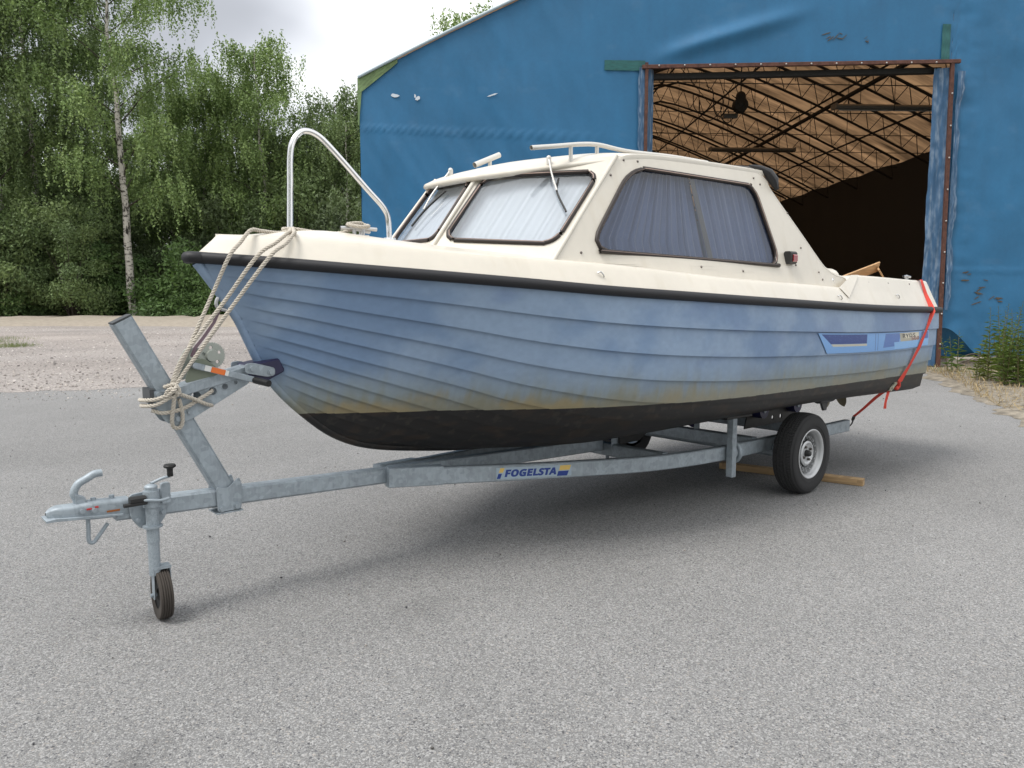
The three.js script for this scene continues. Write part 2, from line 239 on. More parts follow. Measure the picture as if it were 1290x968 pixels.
  for (const [cx, cy, w, h, a] of [[-11.08, 5.32, 0.085, 0.032, -0.2], [-10.64, 5.27, 0.05, 0.034, 0.5], [-10.69, 5.315, 0.02, 0.035, 0.1], [-9.2, 5.35, 0.10, 0.015, 0.3]]) {
    const r = rng((cx * 991) | 0), pts = []; for (let k = 0; k < 12; k++) { const t = k / 12 * 6.283, q = 0.7 + 0.5 * r(); pts.push([Math.cos(t) * w * q, Math.sin(t) * h * q]); }
    const g = plate(pts, 0, 0.006, [], 0.001); g.rotateZ(a); g.translate(cx, cy, wr(cx, cy) + 0.012); obj('torn_patch', g, white, hall);
  }
  // stains and scuffs on the sheet (brown dirt with ragged outlines)
  const dirt = mat([0.085, 0.065, 0.045], { roughness: 0.9 });
  const rs = rng(5);
  const scuff = (cx, cy, sx, sy, n, s) => { for (let k = 0; k < n; k++) { const x = cx + (rs() - 0.5) * sx, y = cy + (rs() - 0.5) * sy, pts = []; const L = s * (0.5 + rs()), W = L * (0.08 + 0.14 * rs()); for (let i = 0; i < 9; i++) { const t = i / 9 * 6.283, q = 0.6 + 0.7 * rs(); pts.push([Math.cos(t) * L * q, Math.sin(t) * W * q]); } const g = plate(pts, 0, 0.004, [], 0.0008); g.rotateZ((rs() - 0.3) * 1.2); g.translate(x, y, wr(x, y) + 0.010); obj('scuff_mark', g, dirt, hall); } };
  scuff(-2.45, 6.55, 0.45, 0.14, 7, 0.06); scuff(-1.9, 6.53, 0.25, 0.2, 4, 0.035); scuff(0.75, 1.60, 0.95, 0.55, 12, 0.075); scuff(0.45, 1.95, 0.25, 0.1, 3, 0.06);
  // the brown steel doorway
  obj('door_post', bar([DL - 0.02, 0, 0.06], [DL - 0.03, 5.98, 0.06], 0.058, 0.06, 0.006, V(0, 0, 1)), rust, hall);
  obj('door_post', bar([-0.05, 0, 0.07], [-0.12, 6.06, 0.07], 0.075, 0.06, 0.006, V(0, 0, 1)), rust, hall);
  obj('door_header', bar([DL - 0.12, HY(DL) - 0.03, 0.075], [0.03, HY(0) + 0.01, 0.075], 0.07, 0.072, 0.006), rust, hall);
  obj('door_header', bar([DL, HY(DL) - 0.14, -0.22], [-0.2, HY(0) - 0.09, -0.22], 0.14, 0.11, 0.01), steelDark, hall);
  const bolt = new THREE.SphereGeometry(0.018, 8, 6); const boltM = mat([0.45, 0.42, 0.4], { roughness: 0.5, metalness: 0.4 });
  for (let k = 0; k < 12; k++) { const x = DL + 0.2 + k * 0.5, m = obj('bolt', bolt, boltM, hall); m.position.set(x, HY(x) - 0.015, 0.118); }
  for (let k = 0; k < 9; k++) { const m = obj('bolt', bolt, boltM, hall); m.position.set(-0.055 - 0.012 * k * 0.6, 0.5 + k * 0.62, 0.112); }
  // worn tarpaulin wrapped round the jambs
  const jambTex = tex(256, 512, (u, v) => { const n = fbm(u * 10, v * 14, 5, 14), s = fbm(u * 5, v * 40, 3, 40), w = 0.6 * sm(0.42, 0.75, n * 0.6 + s * 0.4), k = 0.8 + 0.5 * (s - 0.5); return [mix(0.04, 0.24, w) * k, mix(0.12, 0.30, w) * k, mix(0.24, 0.37, w) * k]; });
  const jm = mat(null, { map: jambTex, roughness: 0.6 });
  obj('jamb_sheet', grid(8, 60, (u, v) => [-0.10 - 0.30 * u + 0.03 * (fbm(u * 3, v * 20, 3) - 0.5), 0.05 + v * 5.93, 0.03 - 0.10 * u + 0.07 * (fbm(u * 4 + 2, v * 16, 3) - 0.5)]), jm, hall);
  obj('jamb_sheet', grid(4, 60, (u, v) => [DL + 0.02 + 0.13 * u, 0.05 + v * 5.85, 0.0 - 0.12 * u + 0.05 * (fbm(u * 4 + 7, v * 16, 3) - 0.5)]), jm, hall);
  obj('jamb_sheet', grid(5, 70, (u, v) => [DL - 0.06 - 0.15 * u * (0.6 + 0.5 * fbm(3, v * 18, 3)), 2.3 + v * 3.6, 0.045 + 0.015 * (fbm(u * 4 + 17, v * 16, 3) - 0.5) + wr(DL - 0.1, 4) * 0.4]), jm, hall);
  obj('jamb_sheet', grid(5, 70, (u, v) => [0.0 + 0.13 * u * (0.3 + 1.0 * fbm(8, v * 14, 3)), 1.2 + v * 4.7, 0.06 + wr(0.1, 1.2 + v * 4.7) + 0.012 * (fbm(u * 4 + 27, v * 16, 3) - 0.5)]), jm, hall);
  obj('sill_block', box(1.4, 0.24, 0.34, 0.9, 0.11, 0.10, 0.03), mat([0.30, 0.27, 0.23], { roughness: 0.95 }), hall);
  // curved lattice trusses and purlins inside
  for (let k = 0; k < 13; k++) {
    const z = -1.3 - k * 2.45, top = [], low = [], N = 30;
    for (let i = 0; i <= N; i++) { const x = mix(XL + 0.15, lin - 0.05, i / N), y = roofY(x); top.push([x, y - 0.12, z]); low.push([x + (x < XM ? 0.25 : -0.25) * Math.abs(x - XM) / HW, y - 0.72, z]); }
    const t = new THREE.Group(); t.name = 'truss'; hall.add(t);
    obj('chord', sweep(top, 0.07, 0.07, 0.01), steelDark, t); obj('chord', sweep(low, 0.06, 0.06, 0.01), steelDark, t);
    const web = []; for (let i = 0; i < N; i++) { web.push(rod(low[i], [(top[i][0] + top[i + 1][0]) / 2, (top[i][1] + top[i + 1][1]) / 2, z], 0.013, 5), rod([(top[i][0] + top[i + 1][0]) / 2, (top[i][1] + top[i + 1][1]) / 2, z], low[i + 1], 0.013, 5)); }
    obj('lattice', web, steelDark, t);
    obj('tie_rod', rod([XL + 1.2, 6.0, z], [lin - 0.1, roofY(lin) - 0.3, z], 0.011, 5), steelDark, hall);
    for (const x of [-6.5, -2.7, 0.8]) obj('hanger_rod', rod([x, 6.05, z], [x, roofY(x) - 0.72, z], 0.008, 5), steelDark, hall);
  }
  for (const x of [-9.6, -7.2, -4.8, -2.7, -0.6, 1.7, 3.6]) obj('purlin', bar([x, roofY(x) - 0.06, -0.2], [x, roofY(x) - 0.06, -DEEP + 0.1], 0.05, 0.05, 0.006), steelDark, hall);
  obj('purlin', bar([1.2, roofY(1.2) - 0.80, -0.2], [1.2, roofY(1.2) - 0.80, -DEEP + 0.1], 0.11, 0.09, 0.01), steelDark, hall);
  obj('purlin', bar([-7.0, roofY(-7) - 0.80, -0.2], [-7.0, roofY(-7) - 0.80, -DEEP + 0.1], 0.11, 0.09, 0.01), steelDark, hall);
  for (let k = 0; k < 6; k++) obj('brace_rod', rod([-2.7 + (k % 2) * 3.6, roofY(-2.7 + (k % 2) * 3.6) - 0.2, -1.3 - k * 4.9], [-2.7 + ((k + 1) % 2) * 3.6, roofY(-2.7 + ((k + 1) % 2) * 3.6) - 0.2, -1.3 - (k + 1) * 4.9], 0.012, 5), steelDark, hall);
}
// hanging things inside the hall (own objects)
function inHall(x, y, z) { const v = V(x, y, z).applyAxisAngle(V(0, 1, 0), HT); return [v.x + HALL[0], v.y, v.z + HALL[2]]; }
{
  const shade = mat([0.23, 0.22, 0.20], { roughness: 0.5, metalness: 0.2 }), pale = mat([0.5, 0.5, 0.48], { roughness: 0.4 });
  for (const [x, y, z, L, label] of [[1.35, 6.35, -4.6, 3.3, 'long unlit strip lamp under the roof close to the doorway'], [0.0, 6.60, -11.5, 2.9, 'unlit strip lamp hung deeper inside the hall above the cabin']]) {
    const t = thing('strip_lamp', label, 'lamp', inHall(x, y, z), HT, 'strip lamps inside the hall');
    obj('reflector', sweep([[-L / 2, 0, 0], [L / 2, 0, 0]], 0.26, 0.10, 0.04), shade, t); obj('tube', rod([-L / 2 + 0.1, -0.075, 0], [L / 2 - 0.1, -0.075, 0], 0.02), pale, t);
    for (const s of [-1, 1]) { obj('end_cap', box(0.05, 0.13, 0.3, s * (L / 2 + 0.02), 0, 0), shade, t); obj('hanger', rod([s * L * 0.3, 0.04, 0], [s * L * 0.3, roofY(x) - 0.7 - y, 0], 0.008, 6), steelDark, t); }
  }
  const h = thing('chain_hoist', 'dark chain hoist with looped cables hanging from the roof truss', 'hoist', inHall(-3.05, 5.95, -3.75), HT);
  obj('motor_body', (() => { const g = new THREE.CapsuleGeometry(0.12, 0.18, 6, 14); g.translate(0, 0.32, 0); return g; })(), steelDark, h);
  obj('gear_case', (() => { const g = new THREE.CylinderGeometry(0.17, 0.19, 0.16, 16); g.rotateX(Math.PI / 2); g.translate(0, 0.2, 0); return g; })(), steelDark, h);
  obj('hanging_rod', rod([0, 0.5, 0], [0, roofY(-3.05) - 0.72 - 5.95, 0], 0.016), steelDark, h);
  obj('hook_block', box(0.34, 0.10, 0.14, -0.25, -0.06, 0, 0.02), mat([0.12, 0.12, 0.12], { roughness: 0.4, metalness: 0.5 }), h);
  for (const [a, b, c] of [[-0.75, 0.05, 0.3], [-0.5, 0.14, 0.2], [-0.95, 0.22, 0.26], [-0.3, 0.0, 0.22]]) obj('cable_loop', tube([[a - c, b + 0.2, 0.1], [a - c * 0.8, b - 0.1, 0.05], [a, b - 0.22, 0], [a + c * 0.8, b, 0.05], [a + c, b + 0.3, 0], [a + c * 0.3, b + 0.42, 0.05]], 0.012, 30, 5), steelDark, h);
}
// ---------------------------------------------------------------- trees
function taper(pts, rs, rad = 7, vs = 1) {
  const P = pts.map((p) => (p.isVector3 ? p : V(...p))), pos = [], uv = [], ix = []; let L = 0;
  P.forEach((p, i) => { const t = V().subVectors(P[Math.min(P.length - 1, i + 1)], P[Math.max(0, i - 1)]).normalize(), a = Math.abs(t.y) > 0.9 ? V(1, 0, 0) : V(0, 1, 0), s = V().crossVectors(t, a).normalize(), u = V().crossVectors(s, t); if (i) L += p.distanceTo(P[i - 1]);
    for (let k = 0; k <= rad; k++) { const q = k / rad * Math.PI * 2, v = p.clone().addScaledVector(s, Math.cos(q) * rs[i]).addScaledVector(u, Math.sin(q) * rs[i]); pos.push(v.x, v.y, v.z); uv.push(k / rad, L * vs); } });
  for (let i = 0; i < P.length - 1; i++) for (let k = 0; k < rad; k++) { const a = i * (rad + 1) + k, b = a + 1, c = a + rad + 1, d = c + 1; ix.push(a, b, d, a, d, c); }
  const g = new THREE.BufferGeometry(); g.setAttribute('position', new THREE.Float32BufferAttribute(pos, 3)); g.setAttribute('uv', new THREE.Float32BufferAttribute(uv, 2)); g.setIndex(ix); g.computeVertexNormals(); return g;
}
class Leaves {
  constructor(seed) { this.r = rng(seed); this.p = []; this.c = []; this.n = []; }
  tri(x, y, z, s, col) {                    // one leaf as a single pointed face, for what stands farther off
    const r = this.r, q = () => (r() - 0.5) * 2 * s; this.p.push(x + q(), y + q(), z + q(), x + q(), y + q(), z + q(), x + q(), y + q(), z + q());
    const k = 0.82 + 0.36 * r(); for (let i = 0; i < 3; i++) this.c.push(col[0] * k, col[1] * k, col[2] * k);
  }
  add(x, y, z, s, col, droop = 0.5) {       // one pointed leaf, folded along its rib
    const r = this.r, a = r() * 6.283, e = (r() - droop) * 2.2, ce = Math.cos(e), d = [Math.cos(a) * ce, Math.sin(e), Math.sin(a) * ce];
    const b = r() * 6.283, w = s * (0.36 + 0.2 * r()); let u = [Math.sin(a) * Math.cos(b) + 0.3 * Math.cos(b), Math.sin(b), -Math.cos(a) * Math.cos(b)];
    const A = [x, y, z], B = [x + d[0] * s * 0.45 + u[0] * w, y + d[1] * s * 0.45 + u[1] * w, z + d[2] * s * 0.45 + u[2] * w], C = [x + d[0] * s, y + d[1] * s, z + d[2] * s], D = [x + d[0] * s * 0.45 - u[0] * w, y + d[1] * s * 0.45 - u[1] * w, z + d[2] * s * 0.45 - u[2] * w];
    this.p.push(...A, ...B, ...C, ...A, ...C, ...D); const k = 0.82 + 0.36 * r(); for (let i = 0; i < 6; i++) this.c.push(col[0] * k, col[1] * k, col[2] * k);
  }
  build() { const g = new THREE.BufferGeometry(); g.setAttribute('position', new THREE.Float32BufferAttribute(this.p, 3)); g.setAttribute('color', new THREE.Float32BufferAttribute(this.c, 3)); g.computeVertexNormals(); return g; }
}
const leafMat = new THREE.MeshPhysicalMaterial({ vertexColors: true, roughness: 0.75, transmission: 0.3, thickness: 0 });
const barkTex = tex(256, 1024, (u, v) => { const n = fbm(u * 6, v * 60, 4, 60), m = fbm(u * 8 + 3, v * 10, 4, 10), d = sm(0.60, 0.68, n) * 0.85, k = sm(0.62, 0.72, m); const w = [0.50, 0.47, 0.42], b = [0.035, 0.03, 0.026]; return mix3(w, b, Math.max(d, k)); });
const birchBark = mat(null, { map: barkTex, roughness: 0.9 }), darkBark = mat([0.055, 0.045, 0.036], { roughness: 0.95 });
function birchProto(seed, H, spread, low, strands, tone, far) {
  const r = rng(seed), L = new Leaves(seed + 1), tp = [], tr = []; let x = 0, z = 0;
  for (let i = 0; i <= 14; i++) { const t = i / 14; tp.push([x, t * H * 0.96, z]); tr.push(0.235 * H / 24 * Math.pow(1 - t, 0.8) + 0.012); x += (r() - 0.5) * 0.42; z += (r() - 0.5) * 0.42; }
  const at = (t) => { const f = Math.min(13.999, t * 14), i = Math.floor(f), k = f - i; return [mix(tp[i][0], tp[i + 1][0], k), mix(tp[i][1], tp[i + 1][1], k), mix(tp[i][2], tp[i + 1][2], k)]; };
  const limbs = [], paths = []; const N = 30;
  for (let k = 0; k < N; k++) {
    const t = mix(low, 0.97, Math.pow((k + r()) / N, 0.9)), b = at(t), az = k * 2.4 + r() * 0.7, len = spread * (0.35 + 0.75 * Math.sin(Math.PI * Math.min(1, 0.16 + 0.84 * (1 - t) / (1 - low) * 0.8))) * (0.7 + 0.5 * r()), rise = 0.55 + 0.5 * r(), pts = [];
    for (let i = 0; i <= 7; i++) { const q = i / 7; pts.push([b[0] + Math.cos(az) * len * q + (r() - 0.5) * 0.2, b[1] + len * rise * (q - 0.42 * q * q * q), b[2] + Math.sin(az) * len * q + (r() - 0.5) * 0.2]); }
    paths.push(pts); const r0 = 0.07 * (1 - t * 0.6); limbs.push(taper(pts, pts.map((_, i) => r0 * (1 - i / 7.6)), 5));
  }
  const perLimb = Math.round(strands / N);
  for (const pts of paths) {
    // side twigs carry the hanging strands
    for (let s = 0; s < perLimb; s++) {
      const q = 0.22 + 0.78 * Math.pow(r(), 0.75), f = Math.min(6.999, q * 7), i = Math.floor(f), k = f - i, o = 0.25 + 0.9 * q;
      let px = mix(pts[i][0], pts[i + 1][0], k) + (r() - 0.5) * o * 1.6, py = mix(pts[i][1], pts[i + 1][1], k) + (r() - 0.35) * o * 0.9, pz = mix(pts[i][2], pts[i + 1][2], k) + (r() - 0.5) * o * 1.6;
      const len = (0.6 + 2.6 * r() * r() + 0.5 * r()) * (H / 24), n = Math.round(len / (far ? 0.13 : 0.075)), sx = (r() - 0.5) * 0.35, sz = (r() - 0.5) * 0.35, tn = tone[(r() * tone.length) | 0];
      for (let j = 0; j < n; j++) { const d = j / n, lx = px + sx * len * d + (r() - 0.5) * 0.2, ly = py + 0.12 * (1 - d) - len * Math.pow(d, 1.15) + (r() - 0.5) * 0.05, lz = pz + sz * len * d + (r() - 0.5) * 0.2; if (far) L.tri(lx, ly, lz, 0.17, tn); else L.add(lx, ly, lz, 0.12 + 0.07 * r(), tn, 0.72); }
    }
  }
  return { trunk: taper(tp, tr, 9, 0.22), limbs: merge(limbs), crown: L.build() };
}
function bushProto(seed, H, R, lobes, leaves, tone, size) {
  const r = rng(seed), L = new Leaves(seed + 1), lim = [], cs = [];
  for (let k = 0; k < lobes; k++) { const y = H * (0.12 + 0.80 * r()), a = r() * 6.283, w = R * (1.0 - 0.55 * Math.abs(y / H - 0.35)) * Math.sqrt(r()) * 0.9; cs.push([Math.cos(a) * w, y, Math.sin(a) * w, R * (0.20 + 0.20 * r()), tone[(r() * tone.length) | 0]]); }
  for (const c of cs) { lim.push(taper([[c[0] * 0.1, 0, c[2] * 0.1], [c[0] * 0.35, c[1] * 0.5, c[2] * 0.35], [c[0], c[1], c[2]]], [0.05, 0.035, 0.01], 5));
    for (let i = 0; i < leaves / lobes; i++) { const a = r() * 6.283, u = r() * 2 - 1, q = c[3] * Math.pow(r(), 0.42) * (0.85 + 0.5 * r()), w = Math.sqrt(1 - u * u); const y = c[1] + u * q * 0.85; if (y < 0.02) continue; L.tri(c[0] + Math.cos(a) * w * q * 1.15, y, c[2] + Math.sin(a) * w * q * 1.15, size * (0.7 + 0.6 * r()), c[4]); } }
  return { trunk: merge(lim), crown: L.build() };
}
{
  const lush = [[0.207, 0.302, 0.087], [0.248, 0.345, 0.109], [0.169, 0.257, 0.073]], deep = [[0.145, 0.214, 0.067], [0.121, 0.184, 0.059], [0.169, 0.238, 0.076]];
  const maple = [[0.100, 0.184, 0.040], [0.082, 0.156, 0.038]], dark = [[0.072, 0.111, 0.032], [0.085, 0.127, 0.038], [0.059, 0.094, 0.028]];
  const B = [birchProto(101, 27, 5.6, 0.26, 2500, lush), birchProto(202, 25, 4.8, 0.10, 2500, deep), birchProto(303, 20, 3.3, 0.2, 2000, lush), birchProto(404, 17, 3.0, 0.18, 1800, deep), birchProto(505, 18, 4.0, 0.12, 1500, deep, true)];
  const S = [bushProto(11, 6.5, 3.2, 26, 15000, dark, 0.13), bushProto(12, 4.2, 2.6, 20, 11000, maple, 0.13), bushProto(13, 9.5, 3.6, 34, 19000, deep, 0.14)];
  const X = (px, d) => (px - 645) / 969 * d;
  function birch(k, px, d, sc, turn, label, group, ysc = 1) {
    const t = thing('birch_tree', label, 'tree', [X(px, d), 0.05, -d], turn, group); t.scale.set(sc, sc * ysc, sc);
    obj('trunk', B[k].trunk, birchBark, t); obj('limbs', B[k].limbs, darkBark, t); obj('crown', B[k].crown, leafMat, t); return t;
  }
  birch(0, 171, 52, 1.0, 0.4, 'tall weeping birch with pale trunk standing alone at the sand bank', 'birches along the yard');
  birch(1, 66, 55, 1.1, 1.2, 'tall dark birch with short pale stem left of the weeping birch', 'birches along the yard');
  for (const [k, px, d, s, a, y] of [[1, 8, 52, 1.12, 2.5, 1], [0, -40, 58, 1.05, 3.5, 1], [1, 118, 64, 0.98, 4.0, 1], [1, -100, 54, 1.1, 0.6, 1]]) birch(k, px, d, s, a, 'tall birch of the dense stand beside the dark birch with short stem', 'tall birches at the left of the wood', y);
  for (const [k, px, d, s, a, y] of [[2, 342, 58, 1.0, 0.2, 1.02], [2, 296, 61, 0.98, 1.9, 0.97], [2, 262, 59, 0.90, 3.3, 0.98], [3, 368, 60, 0.92, 4.2, 0.92], [2, 226, 62, 0.9, 5.2, 1.0]]) birch(k, px, d, s, a, 'slender weeping birch in the clump between weeping birch and boat rail', 'slender birches in the middle clump', y);
  for (const [k, px, d, s, a, y] of [[3, 425, 60, 1.0, 0.3, 1.02], [3, 446, 57, 0.92, 2.2, 0.95], [2, 404, 64, 0.72, 3.8, 0.95], [3, 470, 62, 1.0, 5.0, 1.0]]) birch(k, px, d, s, a, 'light birch at the corner of the blue hall', 'birches by the hall corner', y);
  birch(2, 606, 64, 1.19, 1.0, 'birch top showing above the roof edge of the hall', 'birches behind the hall', 1.04);
  birch(2, 566, 63, 1.0, 2.0, 'birch top showing above the roof edge of the hall', 'birches behind the hall', 1.0);
  const fill = rng(9);
  for (let i = 0; i < 13; i++) birch(4, -70 + i * 45 + fill() * 20, 70 + fill() * 8, i % 2 ? 0.95 : 0.86, fill() * 6, 'shaded birch deep in the wood behind the front row', 'birches deep in the wood');
  // the wood on the other side of the yard, mirrored in the panes
  for (let i = 0; i < 9; i++) { const t = birch(4, 0, 1, 0.9 + 0.3 * fill(), fill() * 6, 'birch of the row across the yard facing the hall front', 'birches across the yard'); t.position.set(-34 + i * 7.5 + 3 * fill(), 0, 24 + 8 * fill() - (i < 3 ? 16 - 5 * i : 0)); }
  function bush(k, px, d, sc, turn, label, group, y = 1) { const t = thing('shrub', label, 'shrub', [X(px, d), 0.0, -d], turn, group); t.scale.set(sc, sc * y, sc); obj('stems', S[k].trunk, darkBark, t); obj('foliage', S[k].crown, leafMat, t); }
  for (let i = 0; i < 13; i++) bush(i % 3 === 1 ? 2 : 0, -60 + i * 43 + fill() * 22, 55 + fill() * 6, 0.9 + 0.35 * fill(), fill() * 6, 'dark leafy shrub filling the edge of the wood behind the sand', 'dark shrubs under the birches', 1.0 + 0.2 * fill());
  for (const [px, d, sc] of [[10, 50, 0.85], [45, 51, 0.7], [95, 50.5, 0.75], [-20, 50, 0.9]]) bush(2, px, d, sc, px, 'dense shrub hiding the stems of the tall birches', 'shrubs in front of the tall birches', 1.1);
  for (let i = 0; i < 8; i++) bush(2, -40 + i * 66 + fill() * 24, 66 + fill() * 5, 1.1 + 0.3 * fill(), fill() * 6, 'tall dark shrub standing between the birch trunks', 'tall shrubs between the trunks', 1.1);
  for (const [px, d, s] of [[212, 52.5, 1.2], [95, 53, 1.3], [250, 51.5, 0.8], [150, 54, 1.1], [22, 50.5, 0.9], [300, 53, 0.9]]) bush(1, px, d, s, fill() * 6, 'bright green low maple shrub at the top of the sand', 'bright shrubs at the sand bank');
}
// ---------------------------------------------------------------- the boat (local frame: x aft, y up, z port; origin under the trailer axle)
const RIG = [1.547, 0, -6.055], RT = 41.5 * Math.PI / 180;
const boat = thing('motor_boat', 'small cabin motor boat with blue lapped hull and cream deck on a trailer', 'boat', RIG, RT);
const BX0 = -3.94, BX1 = 1.86;
const beam = (x) => { const t = (x - BX0) / 5.8; if (t <= 0) return 0; return t < 0.6 ? 1.06 * (1 - Math.pow(1 - t / 0.6, 2.5)) : 1.06 - 0.05 * Math.pow((t - 0.6) / 0.4, 2); };
const sheerY = curve1([-3.94, -3.66, -3.26, -2.67, -2.15, -1.45, -0.89, 0.495, 1.86], [1.562, 1.540, 1.505, 1.459, 1.421, 1.387, 1.365, 1.320, 1.297]);
const keelY = curve1([-3.94, -3.905, -3.755, -3.664, -3.574, -3.433, -3.284, -3.1, -2.8, -2.35, -1.4, -0.5, 1.86], [1.561, 1.515, 1.297, 1.10, 0.963, 0.822, 0.708, 0.630, 0.575, 0.527, 0.487, 0.480, 0.53]);
const edgeY = curve1([-3.85, -3.47, -3.2, -2.87, -2.467, -2.06, -1.37, -0.6, 0.10], [1.672, 1.660, 1.636, 1.606, 1.582, 1.560, 1.514, 1.488, 1.468]);
const secCache = new Map();
function section(x) {
  const key = Math.round(x * 1e5); if (secCache.has(key)) return secCache.get(key);
  const b = beam(x), ys = sheerY(x), yk = Math.min(keelY(x), ys - 1e-4), f = sm(-3.94, -1.7, x), kz = Math.min(0.022, b * 0.5), d = ys - yk;
  const wc = sm(-2.5, -0.7, x), zc = b - 0.095 + 0.0 * x, yc = mix(0.705, 0.655, sm(0, 1.86, x));
  const P = [[b, ys], [b * mix(0.62, 0.995, f), ys - d * mix(0.35, 0.62, f)], [Math.max(kz, b * mix(0.28, 0.93, f)), yk + d * mix(0.28, 0.02, f)], [kz, yk]], N = 80, pts = [], len = [0];
  for (let i = 0; i <= N; i++) { const t = i / N, a = (1 - t) ** 3, q = 3 * t * (1 - t) ** 2, c = 3 * t * t * (1 - t), e = t ** 3; const h = t < 0.5 ? t * 2 : t * 2 - 1, cz = t < 0.5 ? mix(b, zc, h) + 0.03 * Math.sin(Math.PI * h) : mix(zc, kz, h), cy = t < 0.5 ? mix(ys, yc, h) : mix(yc, yk, h) - 0.02 * Math.sin(Math.PI * h); pts.push([mix(a * P[0][0] + q * P[1][0] + c * P[2][0] + e * P[3][0], cz, wc), mix(a * P[0][1] + q * P[1][1] + c * P[2][1] + e * P[3][1], cy, wc)]); if (i) len.push(len[i - 1] + Math.hypot(pts[i][0] - pts[i - 1][0], pts[i][1] - pts[i - 1][1])); }
  const s = { pts, len, N, ys }; secCache.set(key, s); return s;
}
function hullAt(x, u, off = 0) {              // u: share of the girth from sheer to keel
  const s = section(x), L = u * s.len[s.N]; let i = 0; while (i < s.N - 1 && s.len[i + 1] < L) i++;
  const k = (L - s.len[i]) / Math.max(1e-9, s.len[i + 1] - s.len[i]), z = mix(s.pts[i][0], s.pts[i + 1][0], k), y = mix(s.pts[i][1], s.pts[i + 1][1], k);
  let tz = s.pts[i + 1][0] - s.pts[i][0], ty = s.pts[i + 1][1] - s.pts[i][1]; const l = Math.hypot(tz, ty) || 1; tz /= l; ty /= l;
  const Y = y + tz * off, Z = z - ty * off; return [x - 0.16 * (s.ys - Y) * sm(0.6, 1.86, x), Y, Math.max(0.004, Z)];
}
const cum = [0, 1, 1.90, 2.74, 3.52, 4.26, 4.96, 5.63, 6.28, 6.92, 7.55, 8.2, 8.9, 9.6], NS = cum.length;
const plankW = curve1([-3.94, -3.6, -3.35, -2.9, -2.48, -1.75, -0.5, 1.0, 1.86], [0.074, 0.086, 0.101, 0.126, 0.149, 0.168, 0.172, 0.166, 0.152]);
const girth = (x) => { const s = section(x); return s.len[s.N]; };
const stemX = cum.map((c, k) => { if (!k) return BX0 + 0.004; for (let x = BX0 + 0.004; x < BX1; x += 0.004) if (girth(x) >= plankW(x) * c) return x; return 9; }); stemX.push(9);
function lineU(k, x) { if (k === 0) return 0; if (k >= NS || x <= stemX[k]) return 1; return Math.min(1, plankW(x) * cum[k] / girth(x)); }   // plank line k as a share of the girth
const station = (t) => BX0 + 0.004 + (BX1 - BX0 - 0.004) * Math.pow(t, 1.45);
const lap = (x) => 0.015 * sm(-3.93, -3.55, x);
const hullTex = tex(2048, 640, (u, v) => {
  const x = -4 + 6 * u, y = 0.40 + 1.25 * v, n = fbm(u * 26, v * 7, 5, 26), m = fbm(u * 9 + 4, v * 2.6 + 2, 4, 9), g = fbm(u * 240, v * 60, 3, 240), st = fbm(u * 170, v * 5 + 3, 4, 170);
  const wl = 0.806 - 0.009 * (x + 2) + 0.006 * (n - 0.5);
  let c = mix3([0.162, 0.248, 0.392], [0.235, 0.322, 0.452], sm(0.40, 0.60, m * 0.6 + n * 0.4));
  c = mix3(c, [0.138, 0.208, 0.365], sm(0.58, 0.78, fbm(u * 14 + 9, v * 5, 4, 14)) * 0.55);
  const low = sm(wl + 0.27, wl + 0.04, y + 0.16 * (m - 0.5) + 0.10 * (st - 0.5)); c = mix3(c, [0.215, 0.245, 0.225], low * 0.85);
  const scum = sm(wl + 0.12, wl + 0.005, y + 0.10 * (st - 0.5) + 0.05 * (n - 0.5)); c = mix3(c, mix3([0.27, 0.215, 0.105], [0.21, 0.20, 0.14], sm(0.4, 0.6, n)), scum * (0.45 + 0.4 * sm(-1.0, -2.4, x)) );
  const drip = sm(0.66, 0.74, st) * sm(wl + 0.2, wl + 0.02, y); c = mix3(c, [0.15, 0.11, 0.06], drip * 0.16);
  const k = 0.93 + 0.14 * g; c = [c[0] * k, c[1] * k, c[2] * k];
  if (y < wl) { const q = fbm(u * 60, v * 30, 4, 60), e = sm(0.60, 0.8, fbm(u * 200, v * 40, 3, 200)); c = mix3([0.007, 0.0068, 0.007], [0.020, 0.013, 0.009], sm(0.5, 0.75, q)); c = mix3(c, [0.045, 0.038, 0.03], e * 0.4); }
  return c;
}, { rep: false });
const gel = new THREE.MeshPhysicalMaterial({ map: hullTex, roughness: 0.55, clearcoat: 0.06, clearcoatRoughness: 0.3 });
const creamTex = tex(1024, 1024, (u, v) => { const n = fbm(u * 8, v * 8, 5, 8), g = fbm(u * 70, v * 70, 3, 70), s = sm(0.60, 0.75, fbm(u * 24 + 3, v * 10, 4, 24)), k = 0.97 + 0.10 * (n - 0.5) + 0.05 * (g - 0.5); return mix3([0.665 * k, 0.62 * k, 0.54 * k], [0.55, 0.49, 0.39], s * 0.22); });
const cream = new THREE.MeshPhysicalMaterial({ map: creamTex, roughness: 0.38, clearcoat: 0.3, clearcoatRoughness: 0.25 });
const rubber = mat([0.012, 0.012, 0.015], { roughness: 0.6 }), black = mat([0.012, 0.012, 0.012], { roughness: 0.5 });
const chrome = mat([0.72, 0.72, 0.72], { roughness: 0.16, metalness: 1 }), steel = mat([0.55, 0.55, 0.55], { roughness: 0.3, metalness: 0.9 });
const uvHull = (q) => [(q[0] + 4) / 6, (q[1] - 0.40) / 1.25], uvM = (g) => boxUV(g, 0.5);
const both = (name, g, m, parent) => [obj(name, g, m, parent), obj(name, mirrorZ(g), m, parent)];
